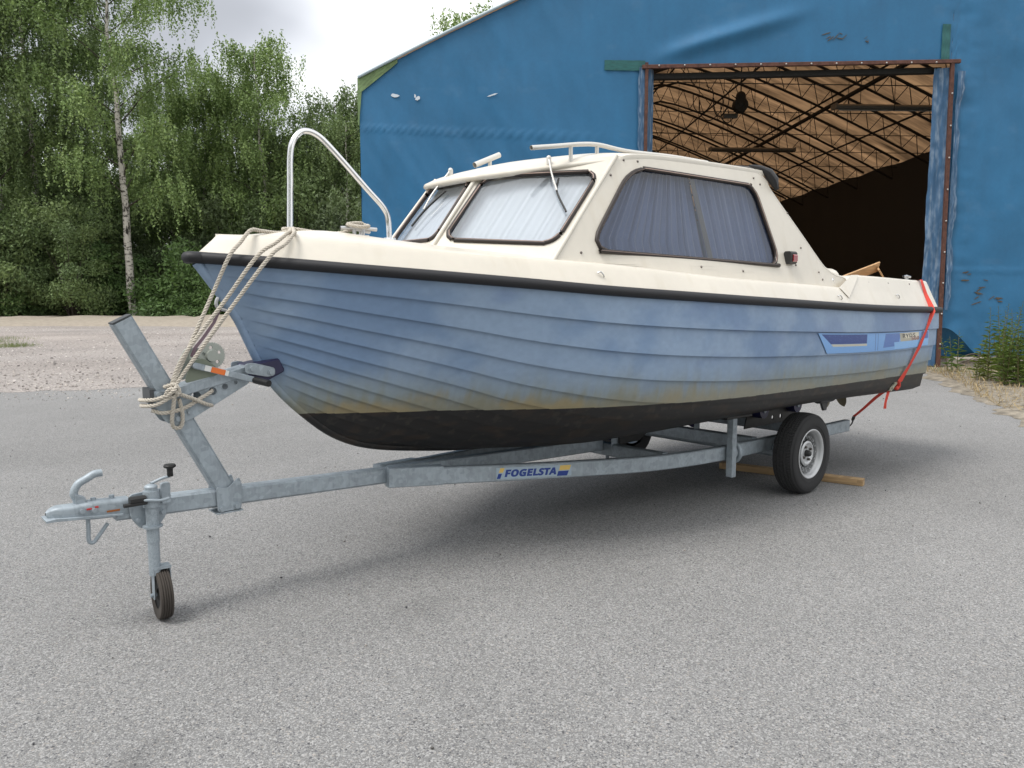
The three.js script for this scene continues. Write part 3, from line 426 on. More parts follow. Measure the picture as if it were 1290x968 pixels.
{
  // hull: ten lapped strakes a side, each standing proud of the next at its lower edge
  const keelPts = []; for (let i = 0; i <= 70; i++) { const x = mix(BX0 + 0.01, BX1 - 0.12, Math.pow(i / 70, 1.4)); keelPts.push([x - 0.004, keelY(x) - 0.004, 0]); }
  const tr = []; for (let i = 0; i <= 24; i++) tr.push(hullAt(BX1, i / 24));
  const trG = grid(24, 1, (u, v) => { const p = hullAt(BX1, u); return [p[0], p[1], p[2] * (1 - 2 * v)]; }, uvHull);
  const hull = obj('hull', [tube(keelPts, 0.024, 160, 8), trG].map((g) => { const q = g.toNonIndexed(), p = q.attributes.position, uv = q.attributes.uv; for (let i = 0; i < p.count; i++) uv.setXY(i, ...uvHull([p.getX(i), p.getY(i)])); return q; }), gel, boat);
  for (let k = 0; k < NS; k++) {
    if (stemX[k] > 1.7) continue;
    const X = (t) => mix(stemX[k] + 0.001, BX1, Math.pow(t, 1.5)), last = k === NS - 1;
    const lp = (x) => (last ? 0 : 0.018 * sm(0.0, 0.2, x - stemX[k + 1]));
    const a = grid(130, 4, (s, v) => { const x = X(s); return hullAt(x, mix(lineU(k, x), lineU(k + 1, x), v), v * lp(x)); }, uvHull);
    const st = grid(130, 1, (s, v) => { const x = X(s); return hullAt(x, lineU(k + 1, x), v ? -0.002 : lp(x)); }, uvHull);
    both('strake', merge([a, st]), gel, hull);
  }
  // rubbing strake: black bead along the sheer
  const beadPts = []; for (let i = 0; i <= 60; i++) { const x = station(i / 60); beadPts.push([x, sheerY(x) + 0.002, beam(x) + 0.008]); }
  const full = [...beadPts.slice().reverse().map((p) => [p[0], p[1], -p[2]]), ...beadPts]; full.splice(60, 2, [BX0 - 0.022, 1.563, -0.03], [BX0 - 0.034, 1.563, 0], [BX0 - 0.022, 1.563, 0.03]);
  obj('rubbing_strip', tube(full, 0.026, 420, 10), rubber, boat);
  // gunwale band up to the deck edge, foredeck with camber
  const inset = (x) => Math.min(0.07, beam(x));
  const edge = (x) => [Math.max(0, beam(Math.max(x, BX0)) - inset(x)), edgeY(x)];
  const gst = (u) => mix(BX0 + 0.002, 0.13, Math.pow(u, 1.3));
  const gun = grid(90, 7, (u, v0) => { const ins = v0 > 0.9, v = Math.min(1, v0 * 7 / 6); const x = gst(u), b = beam(x), e = edge(x), xe = Math.max(x, -3.85 + 0.0 * x); const f = v < 0.8 ? v / 0.8 : 1; const rnd = v > 0.8 ? (v - 0.8) / 0.2 : 0; const xx = mix(x, Math.max(x, -3.846), f); return [xx, mix(sheerY(x) + 0.012, e[1] - 0.012, f) + rnd * 0.012 - (ins ? 0.004 : 0), Math.max(0, mix(b - 0.002, e[0] + 0.006, f) - rnd * 0.012 - (ins ? 0.06 : 0))]; }, (q) => [q[0] / 2, q[1] / 2]);
  both('gunwale', gun, cream, boat);
  const deck = grid(60, 24, (u, v) => { const x = mix(-3.85, -1.9, u), e = edge(x), z = (v * 2 - 1) * Math.max(0, e[0] - 0.006), w = e[0] > 0.001 ? z / e[0] : 0; return [x, e[1] - 0.003 + (0.072 * sm(-3.86, -3.25, x)) * (1 - w * w), z]; }, (q) => [q[0] / 2, q[2] / 2]);
  obj('foredeck', deck, cream, boat);
  obj('side_deck', grid(30, 2, (u, v) => { const x = mix(-2.3, 0.42, u), e = edge(Math.min(x, 0.10)); return [x, e[1] - 0.001, e[0] - 0.006 - v * 0.30]; }, (q) => [q[0] / 2, q[2] / 2]), cream, boat);
  obj('side_deck', mirrorZ(grid(30, 2, (u, v) => { const x = mix(-2.3, 0.42, u), e = edge(Math.min(x, 0.10)); return [x, e[1] - 0.001, e[0] - 0.006 - v * 0.30]; }, (q) => [q[0] / 2, q[2] / 2])), cream, boat);
  // stern coaming: rises in a slanted facet behind the step, then runs aft
  const cTop = (x) => mix(1.466, 1.562, sm(0.20, 0.46, x)) - 0.016 * sm(0.46, 1.86, x), cIn = (x) => mix(0.07, 0.12, sm(0.20, 0.46, x));
  const prof = (x) => { const b = beam(x), y = cTop(x), i = cIn(x), s = sheerY(x) + 0.012; return [[b - 0.002, s], [b - i * 0.5, (s + y) / 2], [b - i + 0.012, y - 0.014], [b - i, y - 0.004], [b - i - 0.014, y], [b - i - 0.13, y - 0.004], [b - i - 0.145, y - 0.02], [b - i - 0.16, 0.95], [0, 0.95]]; };
  const coam = grid(44, 8, (u, v) => { const x = mix(0.129, BX1 - 0.004, u), p = prof(x)[Math.round(v * 8)]; return [x, p[1], p[0]]; }, (q) => [q[0] / 2, q[1] / 2]);
  both('coaming', (() => { const g = coam.toNonIndexed(); g.computeVertexNormals(); return g; })(), cream, boat);
  // slanted facet of the coaming, seen as a bright triangle
  const tri3 = (...a) => { const g = new THREE.BufferGeometry(); g.setAttribute('position', new THREE.Float32BufferAttribute(a.flat(), 3)); g.computeVertexNormals(); return uvM(g); };
  const fA = [0.155, 1.395, 1.033], fB = [0.085, 1.468, 0.992], fC = [0.36, 1.560, 0.945], fD = [0.475, 1.563, 0.945];
  both('coaming_facet', tri3(fA, fD, fC, fA, fC, fB), cream, boat);
  const stern = grid(20, 6, (u, v) => { const z = (u * 2 - 1) * 0.99, y = mix(1.297, 1.544, v), i = 0.12 * v; return [BX1 - 0.004 - 0.0 * v, y, (u * 2 - 1) * (beam(BX1) - 0.004 - i)]; }, (q) => [q[2] / 2, q[1] / 2]);
  obj('transom_top', stern, cream, boat);
  obj('transom_cap', box(0.16, 0.03, 1.72, BX1 - 0.085, 1.531, 0, 0.008), cream, boat);
  obj('cockpit_bulkhead', box(0.03, 0.6, 1.7, 1.72, 1.23, 0), cream, boat);
}
// cabin: flat moulded panels with real window openings
const zs = curve1([-2.6, -2.4, -2, -1.5, -1, -0.5, 0, 0.5], [0.66, 0.72, 0.79, 0.835, 0.865, 0.885, 0.90, 0.915]);
const sideM = (x, y) => V(x, y, zs(x) - 0.27 * (y - 1.6));
const quadM = (q) => { const [a, b, c, d] = q.map((p) => V(...p)); return (u, v) => a.clone().multiplyScalar((1 - u) * (1 - v)).addScaledVector(b, u * (1 - v)).addScaledVector(c, u * v).addScaledVector(d, (1 - u) * v); };
const nrm = (M, u, v, s) => { const e = 1e-3, a = M(u + e, v).sub(M(u - e, v)), b = M(u, v + e).sub(M(u, v - e)); return a.cross(b).normalize().multiplyScalar(s); };
function mapShape(outer, hole, M, s, off = 0, edge = 0.12) {
  const sh = new THREE.Shape(outer.map((p) => new THREE.Vector2(...p))); if (hole) sh.holes.push(new THREE.Path(hole.map((p) => new THREE.Vector2(...p))));
  let g = new THREE.ShapeGeometry(sh).toNonIndexed(); g.deleteAttribute('normal'); g.deleteAttribute('uv'); g = new TessellateModifier(edge, 6).modify(g);
  const p = g.attributes.position, nn = new Float32Array(p.count * 3), uv = new Float32Array(p.count * 2);
  for (let i = 0; i < p.count; i++) { const u = p.getX(i), v = p.getY(i), n = nrm(M, u, v, s), q = M(u, v).addScaledVector(n, off); p.setXYZ(i, q.x, q.y, q.z); nn.set([n.x, n.y, n.z], i * 3); uv.set([q.x / 2, (q.y + q.z) / 2], i * 2); }
  g.setAttribute('normal', new THREE.BufferAttribute(nn, 3)); g.setAttribute('uv', new THREE.BufferAttribute(uv, 2)); return g;
}
const glassM = new THREE.MeshPhysicalMaterial({ color: new THREE.Color().setRGB(0.95, 0.97, 0.98), roughness: 0.015, transmission: 1, thickness: 0, ior: 1.95 });
const sideGlass = glassM.clone(); sideGlass.ior = 1.5;
const sealM = mat([0.022, 0.015, 0.013], { roughness: 0.5 }), linerM = mat([0.42, 0.30, 0.25], { roughness: 0.5 });
const curtainTex = tex(512, 256, (u, v) => { const k = 0.9 + 0.2 * fbm(u * 36, v * 2, 2, 36) + 0.1 * (fbm(u * 30, v * 20, 3, 30) - 0.5); return [0.060 * k, 0.092 * k, 0.185 * k]; });
const curtainM = new THREE.MeshPhysicalMaterial({ map: curtainTex, roughness: 0.9, transmission: 0.25, thickness: 0 });
const skyPaleCurtain = new THREE.MeshPhysicalMaterial({ map: tex(512, 256, (u, v) => { const k = 0.97 + 0.06 * fbm(u * 44, v * 3, 3, 44); return [0.56 * k, 0.60 * k, 0.66 * k]; }), roughness: 0.9, transmission: 0.2, thickness: 0 });  // curtain colour paled to stand in for bright sky mirrored in the windscreen
function windowIn(name, outline, M, s, cm, span, pleats, divider, mirror, lim) {
  const fix = (g) => (mirror ? mirrorZ(g) : g), w = new THREE.Group(); w.name = name; boat.add(w);
  obj('glass', fix(mapShape(outline, null, M, s, -0.004)), cm === curtainM ? sideGlass : glassM, w);
  const on = (o) => outline.map((p) => M(...p).addScaledVector(nrm(M, ...p, s), o));
  obj('seal', fix(tube(on(0.003), 0.013, outline.length * 3, 8, true)), sealM, w);
  const c = outline.reduce((a, p) => [a[0] + p[0] / outline.length, a[1] + p[1] / outline.length], [0, 0]), scale = (k) => outline.map((p) => { const P = M(...p), C = M(...c), d = C.clone().sub(P).setLength(k); return P.add(d).addScaledVector(nrm(M, ...p, s), 0.012); });
  obj('seal_trim', fix(tube(scale(0.003), 0.0038, outline.length * 3, 6, true)), linerM, w);
  const [u0, u1, v0, v1] = span;
  for (const [a, b] of divider ? [[u0, divider[0]], [divider[1], u1]] : [[u0, u1]]) {
    const n = Math.round(pleats * (b - a) / (u1 - u0));
    const g = grid(n * 6, 8, (u, v) => { const W = mix(v0, v1, v), U = mix(lim ? Math.min(b - 0.05, Math.max(a, lim(W))) : a, b, u), fold = (cm === skyPaleCurtain ? 0.0016 : 0.010) * Math.sin(u * n * 6.283 + 0.8 * Math.sin(u * 23) + 0.5 * v) * (0.7 + 0.5 * Math.sin(u * 41)), p = M(U, W).addScaledVector(nrm(M, U, W, s), -0.045 + fold); return [p.x, p.y, p.z]; });
    obj('curtain', fix(g), cm, w);
  }
  return w;
}
const sideOut = [[-2.44, 1.56], [-1.88, 2.165], [-1.4, 2.185], [-0.9, 2.198], [-0.55, 2.205], [-0.47, 2.155], [-0.431, 2.087], [-0.171, 1.821], [0.0, 1.645], [0.07, 1.592], [0.18, 1.552], [0.30, 1.53], [0.34, 1.46], [-0.5, 1.470], [-1.25, 1.495], [-2.0, 1.54]];
const winC = roundPoly([[-2.205, 1.632], [-0.525, 1.600], [-0.645, 2.112], [-1.785, 2.112]], [0.17, 0.13, 0.10, 0.16], 7);
const qB = quadM([[-2.875, 1.58, 0.235], sideM(-2.44, 1.56).toArray(), sideM(-1.88, 2.165).toArray(), [-2.475, 2.07, 0.205]]);
const winB = roundPoly([[0.05, 0.215], [0.935, 0.165], [0.945, 0.845], [0.07, 0.925]], 0.13, 7);
const qA = quadM([[-2.875, 1.58, -0.235], [-2.875, 1.58, 0.235], [-2.475, 2.07, 0.205], [-2.475, 2.07, -0.205]]);
const winA = roundPoly([[0.05, 0.22], [0.95, 0.22], [0.94, 0.90], [0.06, 0.90]], 0.13, 7);
{
  both('cabin_side', mapShape(sideOut, winC, sideM, 1, 0, 0.14), cream, boat);
  both('windscreen_frame', mapShape([[0, 0], [1, 0], [1, 1], [0, 1]], winB, qB, 1, 0, 0.2), cream, boat);
  obj('windscreen_frame', mapShape([[0, 0], [1, 0], [1, 1], [0, 1]], winA, qA, 1, 0, 0.2), cream, boat);
  for (const m of [false, true]) {
    const sw = windowIn('side_window', winC, sideM, 1, curtainM, [-2.19, -0.50, 1.58, 2.13], 34, m ? null : [-1.239, -1.237], m, (y) => -2.33 + (y - 1.56) * 0.926);
    const dv = grid(1, 10, (u, v) => { const y = mix(1.60, 2.115, v), x = mix(-1.262, -1.218, u) + (y - 1.86) * -0.06, p = sideM(x, y); return [p.x, p.y, p.z - 0.014]; }); obj('divider', m ? mirrorZ(dv) : dv, mat([0.03, 0.033, 0.04], { roughness: 0.6 }), sw);
    windowIn('windscreen_pane', winB, qB, 1, skyPaleCurtain, [0.05, 0.90, 0.15, 0.93], 16, null, m);
  }
  windowIn('windscreen_pane', winA, qA, 1, skyPaleCurtain, [0.03, 0.97, 0.2, 0.95], 8, null, false);
  // rounded posts where the panels meet, and the edge of the open wing
  both('pillar', tube([[-2.875, 1.585, 0.235], [-2.475, 2.07, 0.205]], 0.012, 6, 8), cream, boat);
  both('pillar', tube([sideM(-2.44, 1.56).toArray(), sideM(-1.88, 2.165).toArray()], 0.013, 6, 8), cream, boat);
  const wing = sideOut.slice(4, 13).map(([x, y]) => { const p = sideM(x, y); return [p.x, p.y, p.z - 0.012]; });
  both('wing_edge', tube(wing, 0.014, 60, 8), cream, boat);
  both('wing_inner', mapShape(sideOut.slice(4, 14).concat([[-0.5, 1.6]]), null, sideM, 1, -0.028, 0.3), cream, boat);
  // roof
  const yE = curve1([-2.56, -1.89, -1.4, -0.9, -0.45], [2.040, 2.152, 2.187, 2.198, 2.206]), yC = curve1([-2.56, -2.35, -2.15, -1.6, -1.0, -0.45], [2.044, 2.100, 2.152, 2.245, 2.292, 2.305]);
  const hw = (x) => (x > -1.84 ? mix(0.658, 0.722, (x + 1.84) / 1.39) : x < -2.52 ? 0.232 : mix(0.232, 0.658, (x + 2.52) / 0.68));
  const xF = (z) => { const a = Math.abs(z); return a < 0.19 ? -2.56 + 0.2 * a * a : a < 0.232 ? -2.548 + 0.5 * (a - 0.19) : mix(-2.527, -1.86, (a - 0.232) / 0.426); };
  const R = (s, t) => { const x0 = xF(0.658 * s), x = mix(x0, -0.45, t), z = mix(0.658, 0.722, t) * s, E = Math.max(Math.abs(z), hw(x)); const w = Math.pow(Math.min(1, Math.abs(z) / E), 2.4); const front = 0.022 * Math.exp(-(x - x0) / 0.06); return [x, yE(x) + Math.max(0, yC(x) - yE(x)) * (1 - w) + 0.022 - front, z]; };
  const top = grid(48, 50, (u, v) => R(u * 2 - 1, v), (q) => [q[0] / 2, q[2] / 2]);
  const rim = []; for (let i = 0; i <= 40; i++) rim.push([R(-1, 1 - i / 40), [0, 0, -1]]); for (let i = 1; i < 60; i++) { const s = i / 30 - 1; rim.push([R(s, 0), Math.abs(s) < 0.33 ? [-1, 0, 0] : [-0.55, 0, 0.84 * Math.sign(s)]]); } for (let i = 0; i <= 40; i++) rim.push([R(1, i / 40), [0, 0, 1]]);
  const skirt = grid(rim.length - 1, 5, (u, v) => { const [p, o] = rim[Math.round(u * (rim.length - 1))], k = [[0, 0], [0.012, -0.005], [0.017, -0.015], [0.015, -0.027], [0.004, -0.034], [-0.03, -0.032]][Math.round(v * 5)]; return [p[0] + o[0] * k[0], p[1] + k[1], p[2] + o[2] * k[0] * (o[0] ? 1 : 0.12)]; }, (q) => [q[0] / 2, (q[1] + q[2]) / 2]);
  obj('roof', [top, skirt], cream, boat);
  // dark rolled canvas along the after edge of the roof
  const cv = [[-0.45, 2.318, 0], [-0.45, 2.308, 0.3], [-0.45, 2.272, 0.55], [-0.45, 2.235, 0.68]], cm2 = mat([0.018, 0.018, 0.020], { roughness: 0.45 });
  obj('roof_trim', tube([...cv.slice(1).reverse().map((p) => [p[0], p[1], -p[2]]), ...cv], 0.013, 80, 8), cm2, boat);
  both('corner_cap', taper([[-0.56, 2.262, 0.655], [-0.50, 2.246, 0.70], [-0.455, 2.215, 0.738], [-0.425, 2.165, 0.760], [-0.405, 2.105, 0.774]], [0.006, 0.020, 0.032, 0.034, 0.012], 12), cm2, boat);
  // roof rails with feet
  const alu = mat([0.66, 0.64, 0.60], { roughness: 0.42, metalness: 0.5 });
  const rl = new THREE.Group(); rl.name = 'roof_rail'; boat.add(rl);
  obj('tube', tube([[-2.375, 2.165, 0.5], [-2.2, 2.196, 0.5], [-2.0, 2.232, 0.5], [-1.85, 2.247, 0.5], [-1.6, 2.243, 0.5], [-1.2, 2.258, 0.52], [-0.85, 2.262, 0.53]], 0.0125, 60, 10), alu, rl);
  for (const [x, y] of [[-2.08, 2.216], [-1.87, 2.245]]) obj('foot', rod([x, y - 0.09, 0.5], [x, y, 0.5], 0.011, 8), alu, rl);
  const rh = new THREE.Group(); rh.name = 'rod_holder'; boat.add(rh);
  obj('tube', new THREE.TubeGeometry(new THREE.LineCurve3(V(-2.19, 2.188, -0.2), V(-1.994, 2.272, -0.2)), 1, 0.017, 14), alu, rh); obj('mouth', rod([-1.996, 2.271, -0.2], [-1.9935, 2.2723, -0.2], 0.0135, 14), black, rh); obj('foot', rod([-2.07, 2.15, -0.2], [-2.07, 2.23, -0.2], 0.012, 8), alu, rh);
  // wipers
  const wip = (M, a, b, c, d) => { const w = new THREE.Group(); w.name = 'wiper'; boat.add(w); const P = (q, o) => { const p = M(...q).addScaledVector(nrm(M, ...q, 1), o); return [p.x, p.y, p.z]; };
    obj('pivot', (() => { const g = new THREE.CapsuleGeometry(0.014, 0.03, 4, 10), p = P(a, 0.02); g.translate(...p); return g; })(), alu, w);
    obj('arm', tube([P(a, 0.03), P(b, 0.035), P(c, 0.022)], 0.0055, 16, 6), alu, w); obj('blade', tube([P(d[0], 0.012), P(c, 0.014), P(d[1], 0.012)], 0.006, 16, 6), black, w); };
  wip(qB, [0.50, 1.00], [0.60, 0.82], [0.71, 0.66], [[0.66, 0.80], [0.88, 0.45]]);
  wip(qA, [0.37, 1.02], [0.36, 0.75], [0.35, 0.58], [[0.52, 0.80], [0.29, 0.40]]);
  // port light
  const nv = new THREE.Group(); nv.name = 'port_light'; boat.add(nv); const np = sideM(-0.408, 1.656);
  obj('housing', box(0.085, 0.082, 0.05, np.x, np.y, np.z + 0.018, 0.01), black, nv); obj('lens', box(0.05, 0.05, 0.03, np.x + 0.012, np.y - 0.003, np.z + 0.035, 0.01), new THREE.MeshPhysicalMaterial({ color: new THREE.Color().setRGB(0.28, 0.012, 0.02), roughness: 0.25, clearcoat: 0.6 }), nv);
  // snap fasteners and eyes
  const stud = new THREE.SphereGeometry(0.0075, 8, 6), studM = mat([0.16, 0.14, 0.13], { roughness: 0.35, metalness: 0.7 });
  const put = (M, pts) => pts.forEach((p) => { const q = M(...p), m = obj('snap_fastener', stud, studM, boat); m.position.copy(q); });
  put(sideM, [[-1.83, 2.145], [-1.95, 2.05], [-1.72, 2.15], [-0.62, 2.165], [-0.56, 2.13], [-0.30, 1.96], [-0.22, 1.73], [-0.33, 1.61], [-0.05, 1.57], [-0.02, 1.52], [-1.35, 1.57], [-0.95, 1.555], [-2.25, 1.62]]);
  for (const [x, v] of [[-2.2, 0.55], [0.02, 0.45], [1.05, 0.4]]) { const e = x < 0.13 ? edge2(x) : [beam(x) - 0.12, 1.55]; const m = obj('deck_eye', tube([[-0.02, 0.012, 0], [-0.008, 0.016, 0.012], [0.012, -0.004, 0.014], [0.014, -0.018, 0]], 0.004, 14, 6), chrome, boat); m.position.set(x, mix(sheerY(x), e[1], v), mix(beam(x), e[0], v)); }
  for (const x of [0.62, 0.98, 1.42]) { const m = obj('snap_fastener', stud, studM, boat); m.position.set(x, 1.51, beam(x) - 0.097); }
}
function edge2(x) { return [beam(x) - 0.07, edgeY(x)]; }
{ // pulpit, cleats, bow eye, cockpit fittings, drive leg
  obj('pulpit', tube([[-3.488, 1.685, 0], [-3.48, 1.90, 0], [-3.474, 2.06, 0], [-3.455, 2.135, 0], [-3.405, 2.183, 0], [-3.335, 2.176, 0], [-3.25, 2.115, 0], [-3.06, 1.945, 0], [-2.965, 1.86, 0], [-2.935, 1.80, 0], [-2.928, 1.68, 0]], 0.0145, 120, 12), chrome, boat);
  for (const x of [-3.488, -2.928]) { const g = new THREE.CylinderGeometry(0.032, 0.036, 0.014, 16); g.translate(x, 1.696, 0); obj('rail_foot', g, chrome, boat); }
  const cleat = (x, y, z, turn, m) => { const c = new THREE.Group(); c.name = 'cleat'; c.position.set(x, y, z); c.scale.setScalar(0.8); c.rotation.y = turn; boat.add(c); obj('horn', tube([[-0.115, 0.042, 0], [-0.05, 0.045, 0], [0, 0.05, 0], [0.05, 0.045, 0], [0.115, 0.042, 0]], 0.012, 24, 8), m, c); for (const s of [-1, 1]) obj('post', rod([s * 0.03, 0, 0], [s * 0.03, 0.045, 0], 0.01), m, c); obj('base', box(0.12, 0.008, 0.04, 0, 0.002, 0), m, c); };
  cleat(-3.13, 1.694, 0.02, 0.35, steel); cleat(-3.20, 1.69, 0.15, -0.2, steel);
  cleat(1.62, 1.543, 0.83, 0.1, steel);
  obj('bow_eye', tube([[-3.80, 1.40, 0], [-3.845, 1.385, 0], [-3.85, 1.345, 0], [-3.80, 1.33, 0]], 0.009, 20, 8), steel, boat);
  obj('bollard', [rod([0.16, 1.470, 0.905], [0.16, 1.515, 0.905], 0.011), rod([0.13, 1.517, 0.905], [0.215, 1.515, 0.905], 0.014), (() => { const g = new THREE.SphereGeometry(0.024, 14, 10); g.translate(0.125, 1.517, 0.905); return g; })()], chrome, boat);
  obj('seat_moulding', (() => { const g = new THREE.CapsuleGeometry(0.075, 0.30, 8, 16); g.rotateZ(Math.PI / 2); g.scale(1, 0.9, 1.2); g.translate(0.42, 1.555, 0.66); return g; })(), cream, boat);
  obj('seat_moulding', box(0.75, 0.5, 0.5, 0.40, 1.24, 0.58, 0.04), cream, boat);
  const legM = mat([0.05, 0.05, 0.052], { roughness: 0.5 }), brassy = mat([0.23, 0.20, 0.13], { roughness: 0.45, metalness: 0.5 });
  const dr = new THREE.Group(); dr.name = 'drive_leg'; dr.position.set(1.93, 0, 0); boat.add(dr);
  obj('leg', plate([[-0.12, 0.95], [0.10, 0.95], [0.08, 0.62], [0.06, 0.46], [-0.06, 0.46], [-0.10, 0.62]], -0.05, 0.05, [], 0.02), legM, dr);
  obj('gearcase', (() => { const g = new THREE.CapsuleGeometry(0.055, 0.24, 8, 16); g.rotateZ(Math.PI / 2); g.translate(0.02, 0.455, 0); return g; })(), legM, dr);
  obj('skeg', plate([[-0.06, 0.42], [0.08, 0.42], [0.05, 0.33], [0.0, 0.33]], -0.012, 0.012, [], 0.004), legM, dr);
  const prop = new THREE.Group(); prop.name = 'propeller'; prop.position.set(0.19, 0.455, 0); dr.add(prop);
  obj('hub', (() => { const g = new THREE.CylinderGeometry(0.026, 0.038, 0.10, 14); g.rotateZ(-Math.PI / 2); return g; })(), brassy, prop);
  for (let k = 0; k < 3; k++) { const g = grid(8, 8, (u, v) => { const rr = 0.03 + 0.115 * u, a = (v - 0.5) * 1.5 * (1 - 0.4 * u * u), w = 0.045 * (v - 0.5) * 1.6; return [w, Math.cos(a) * rr, Math.sin(a) * rr]; }); g.rotateX(k * 2.094 + 1.9); obj('blade', g, brassy, prop); }
}
{ // stripe and type lettering on the second strake
  const cv = document.createElement('canvas'); cv.width = 1024; cv.height = 192; const c = cv.getContext('2d');
  c.fillStyle = '#6f9fd6'; c.fillRect(0, 0, 1024, 192);
  c.fillStyle = '#16397f'; c.beginPath(); c.moveTo(20, 12); c.lineTo(380, 12); c.lineTo(356, 104); c.lineTo(58, 104); c.fill();
  c.fillStyle = '#b9b6a8'; c.beginPath(); c.moveTo(58, 106); c.lineTo(356, 106); c.lineTo(352, 128); c.lineTo(68, 128); c.fill();
  c.fillStyle = '#16397f'; c.lineWidth = 4; c.strokeStyle = '#3a5f9c'; for (const x of [455, 478]) { c.beginPath(); c.moveTo(x, 8); c.lineTo(x - 36, 184); c.stroke(); }
  c.fillStyle = '#4a6fb0'; c.beginPath(); c.moveTo(548, 12); c.lineTo(700, 12); c.lineTo(660, 150); c.lineTo(500, 160); c.fill();
  c.fillStyle = '#a8a291'; c.fillRect(690, 10, 215, 96); c.fillStyle = '#cfc8b4'; c.fillRect(740, 14, 160, 60);
  c.fillStyle = '#7fb0e2'; c.fillRect(620, 108, 404, 76); c.fillStyle = '#2c4f98'; c.fillRect(935, 14, 80, 84);
  c.fillStyle = '#1d1b1c'; c.font = 'bold 62px sans-serif'; c.fillText('RYDS', 712, 68); c.fillStyle = '#6d2024'; c.font = 'bold 58px sans-serif'; c.fillText('560', 812, 104);
  const r = rng(44); for (let i = 0; i < 900; i++) { c.fillStyle = r() < 0.5 ? 'rgba(150,165,185,0.35)' : 'rgba(120,140,170,0.4)'; c.fillRect(r() * 1024, r() * 192, 2 + r() * 9, 1 + r() * 3); }
  const t = new THREE.CanvasTexture(cv); t.colorSpace = THREE.SRGBColorSpace;
  const g = grid(40, 6, (u, v) => { const top = 1 - v, x = mix(-0.13 + 0.13 * top * 1.0, 1.63, u); const X = mix(-0.33 + 0.13 * v, 1.66, u); return hullAt(X, mix(lineU(1, X), lineU(2, X), mix(0.06, 0.93, v)), 0.005 + 0.018 * mix(0.12, 0.97, v)); }, (q, u, v) => [u, 1 - v]);
  obj('stripe_decal', g, mat(null, { map: t, roughness: 0.35 }), boat);
}
// ---------------------------------------------------------------- the trailer (same local frame)
const trailer = thing('boat_trailer', 'galvanised single axle boat trailer with winch post carrying the blue boat', 'trailer', RIG, RT);
const galvTex = tex(1024, 1024, (() => { const r = rng(31), pts = []; for (let i = 0; i < 1100; i++) pts.push([r(), r(), r()]); const G = 32, cell = Array.from({ length: G * G }, () => []); pts.forEach((p) => cell[((p[1] * G) | 0) * G + ((p[0] * G) | 0)].push(p));
  return (u, v) => { let bd = 9, bk = 0; const wu = u + 0.01 * (fbm(u * 40, v * 40, 2, 40) - 0.5), wv = v + 0.01 * (fbm(u * 40 + 9, v * 40, 2, 40) - 0.5), ci = Math.floor(wu * G), cj = Math.floor(wv * G); for (let y = -1; y <= 1; y++) for (let x = -1; x <= 1; x++) for (const p of cell[((cj + y + G) % G) * G + ((ci + x + G) % G)]) { let dx = Math.abs(wu - p[0]), dy = Math.abs(wv - p[1]); dx = Math.min(dx, 1 - dx); dy = Math.min(dy, 1 - dy); const d = dx * dx + dy * dy; if (d < bd) { bd = d; bk = p[2]; } }
    const n = fbm(u * 10, v * 10, 5, 10), s = fbm(u * 80, v * 12, 3, 80), k = 0.80 + 0.18 * (bk - 0.5) + 0.26 * (n - 0.5) + 0.14 * (s - 0.5); return [0.385 * k, 0.440 * k, 0.485 * k]; }; })());
const galv = mat(null, { map: scl(galvTex, 1.6), roughness: 0.52, metalness: 0.25 });
const galvBright = galv;
const navy = mat([0.016, 0.015, 0.055], { roughness: 0.45 });
const boltG = (() => { const a = new THREE.CylinderGeometry(0.0125, 0.0125, 0.010, 6), b = new THREE.CylinderGeometry(0.017, 0.017, 0.003, 14); a.translate(0, 0.005, 0); const g = merge([a, b]); g.rotateX(Math.PI / 2); return g; })();
function bolt(parent, x, y, z, s = 1) { const m = obj('bolt', boltG, galvBright, parent); m.position.set(x, y, z); m.scale.setScalar(s); return m; }
const dbY = (x) => mix(0.487, 0.437, (x + 4.30) / 1.38);        // axis of the drawbar
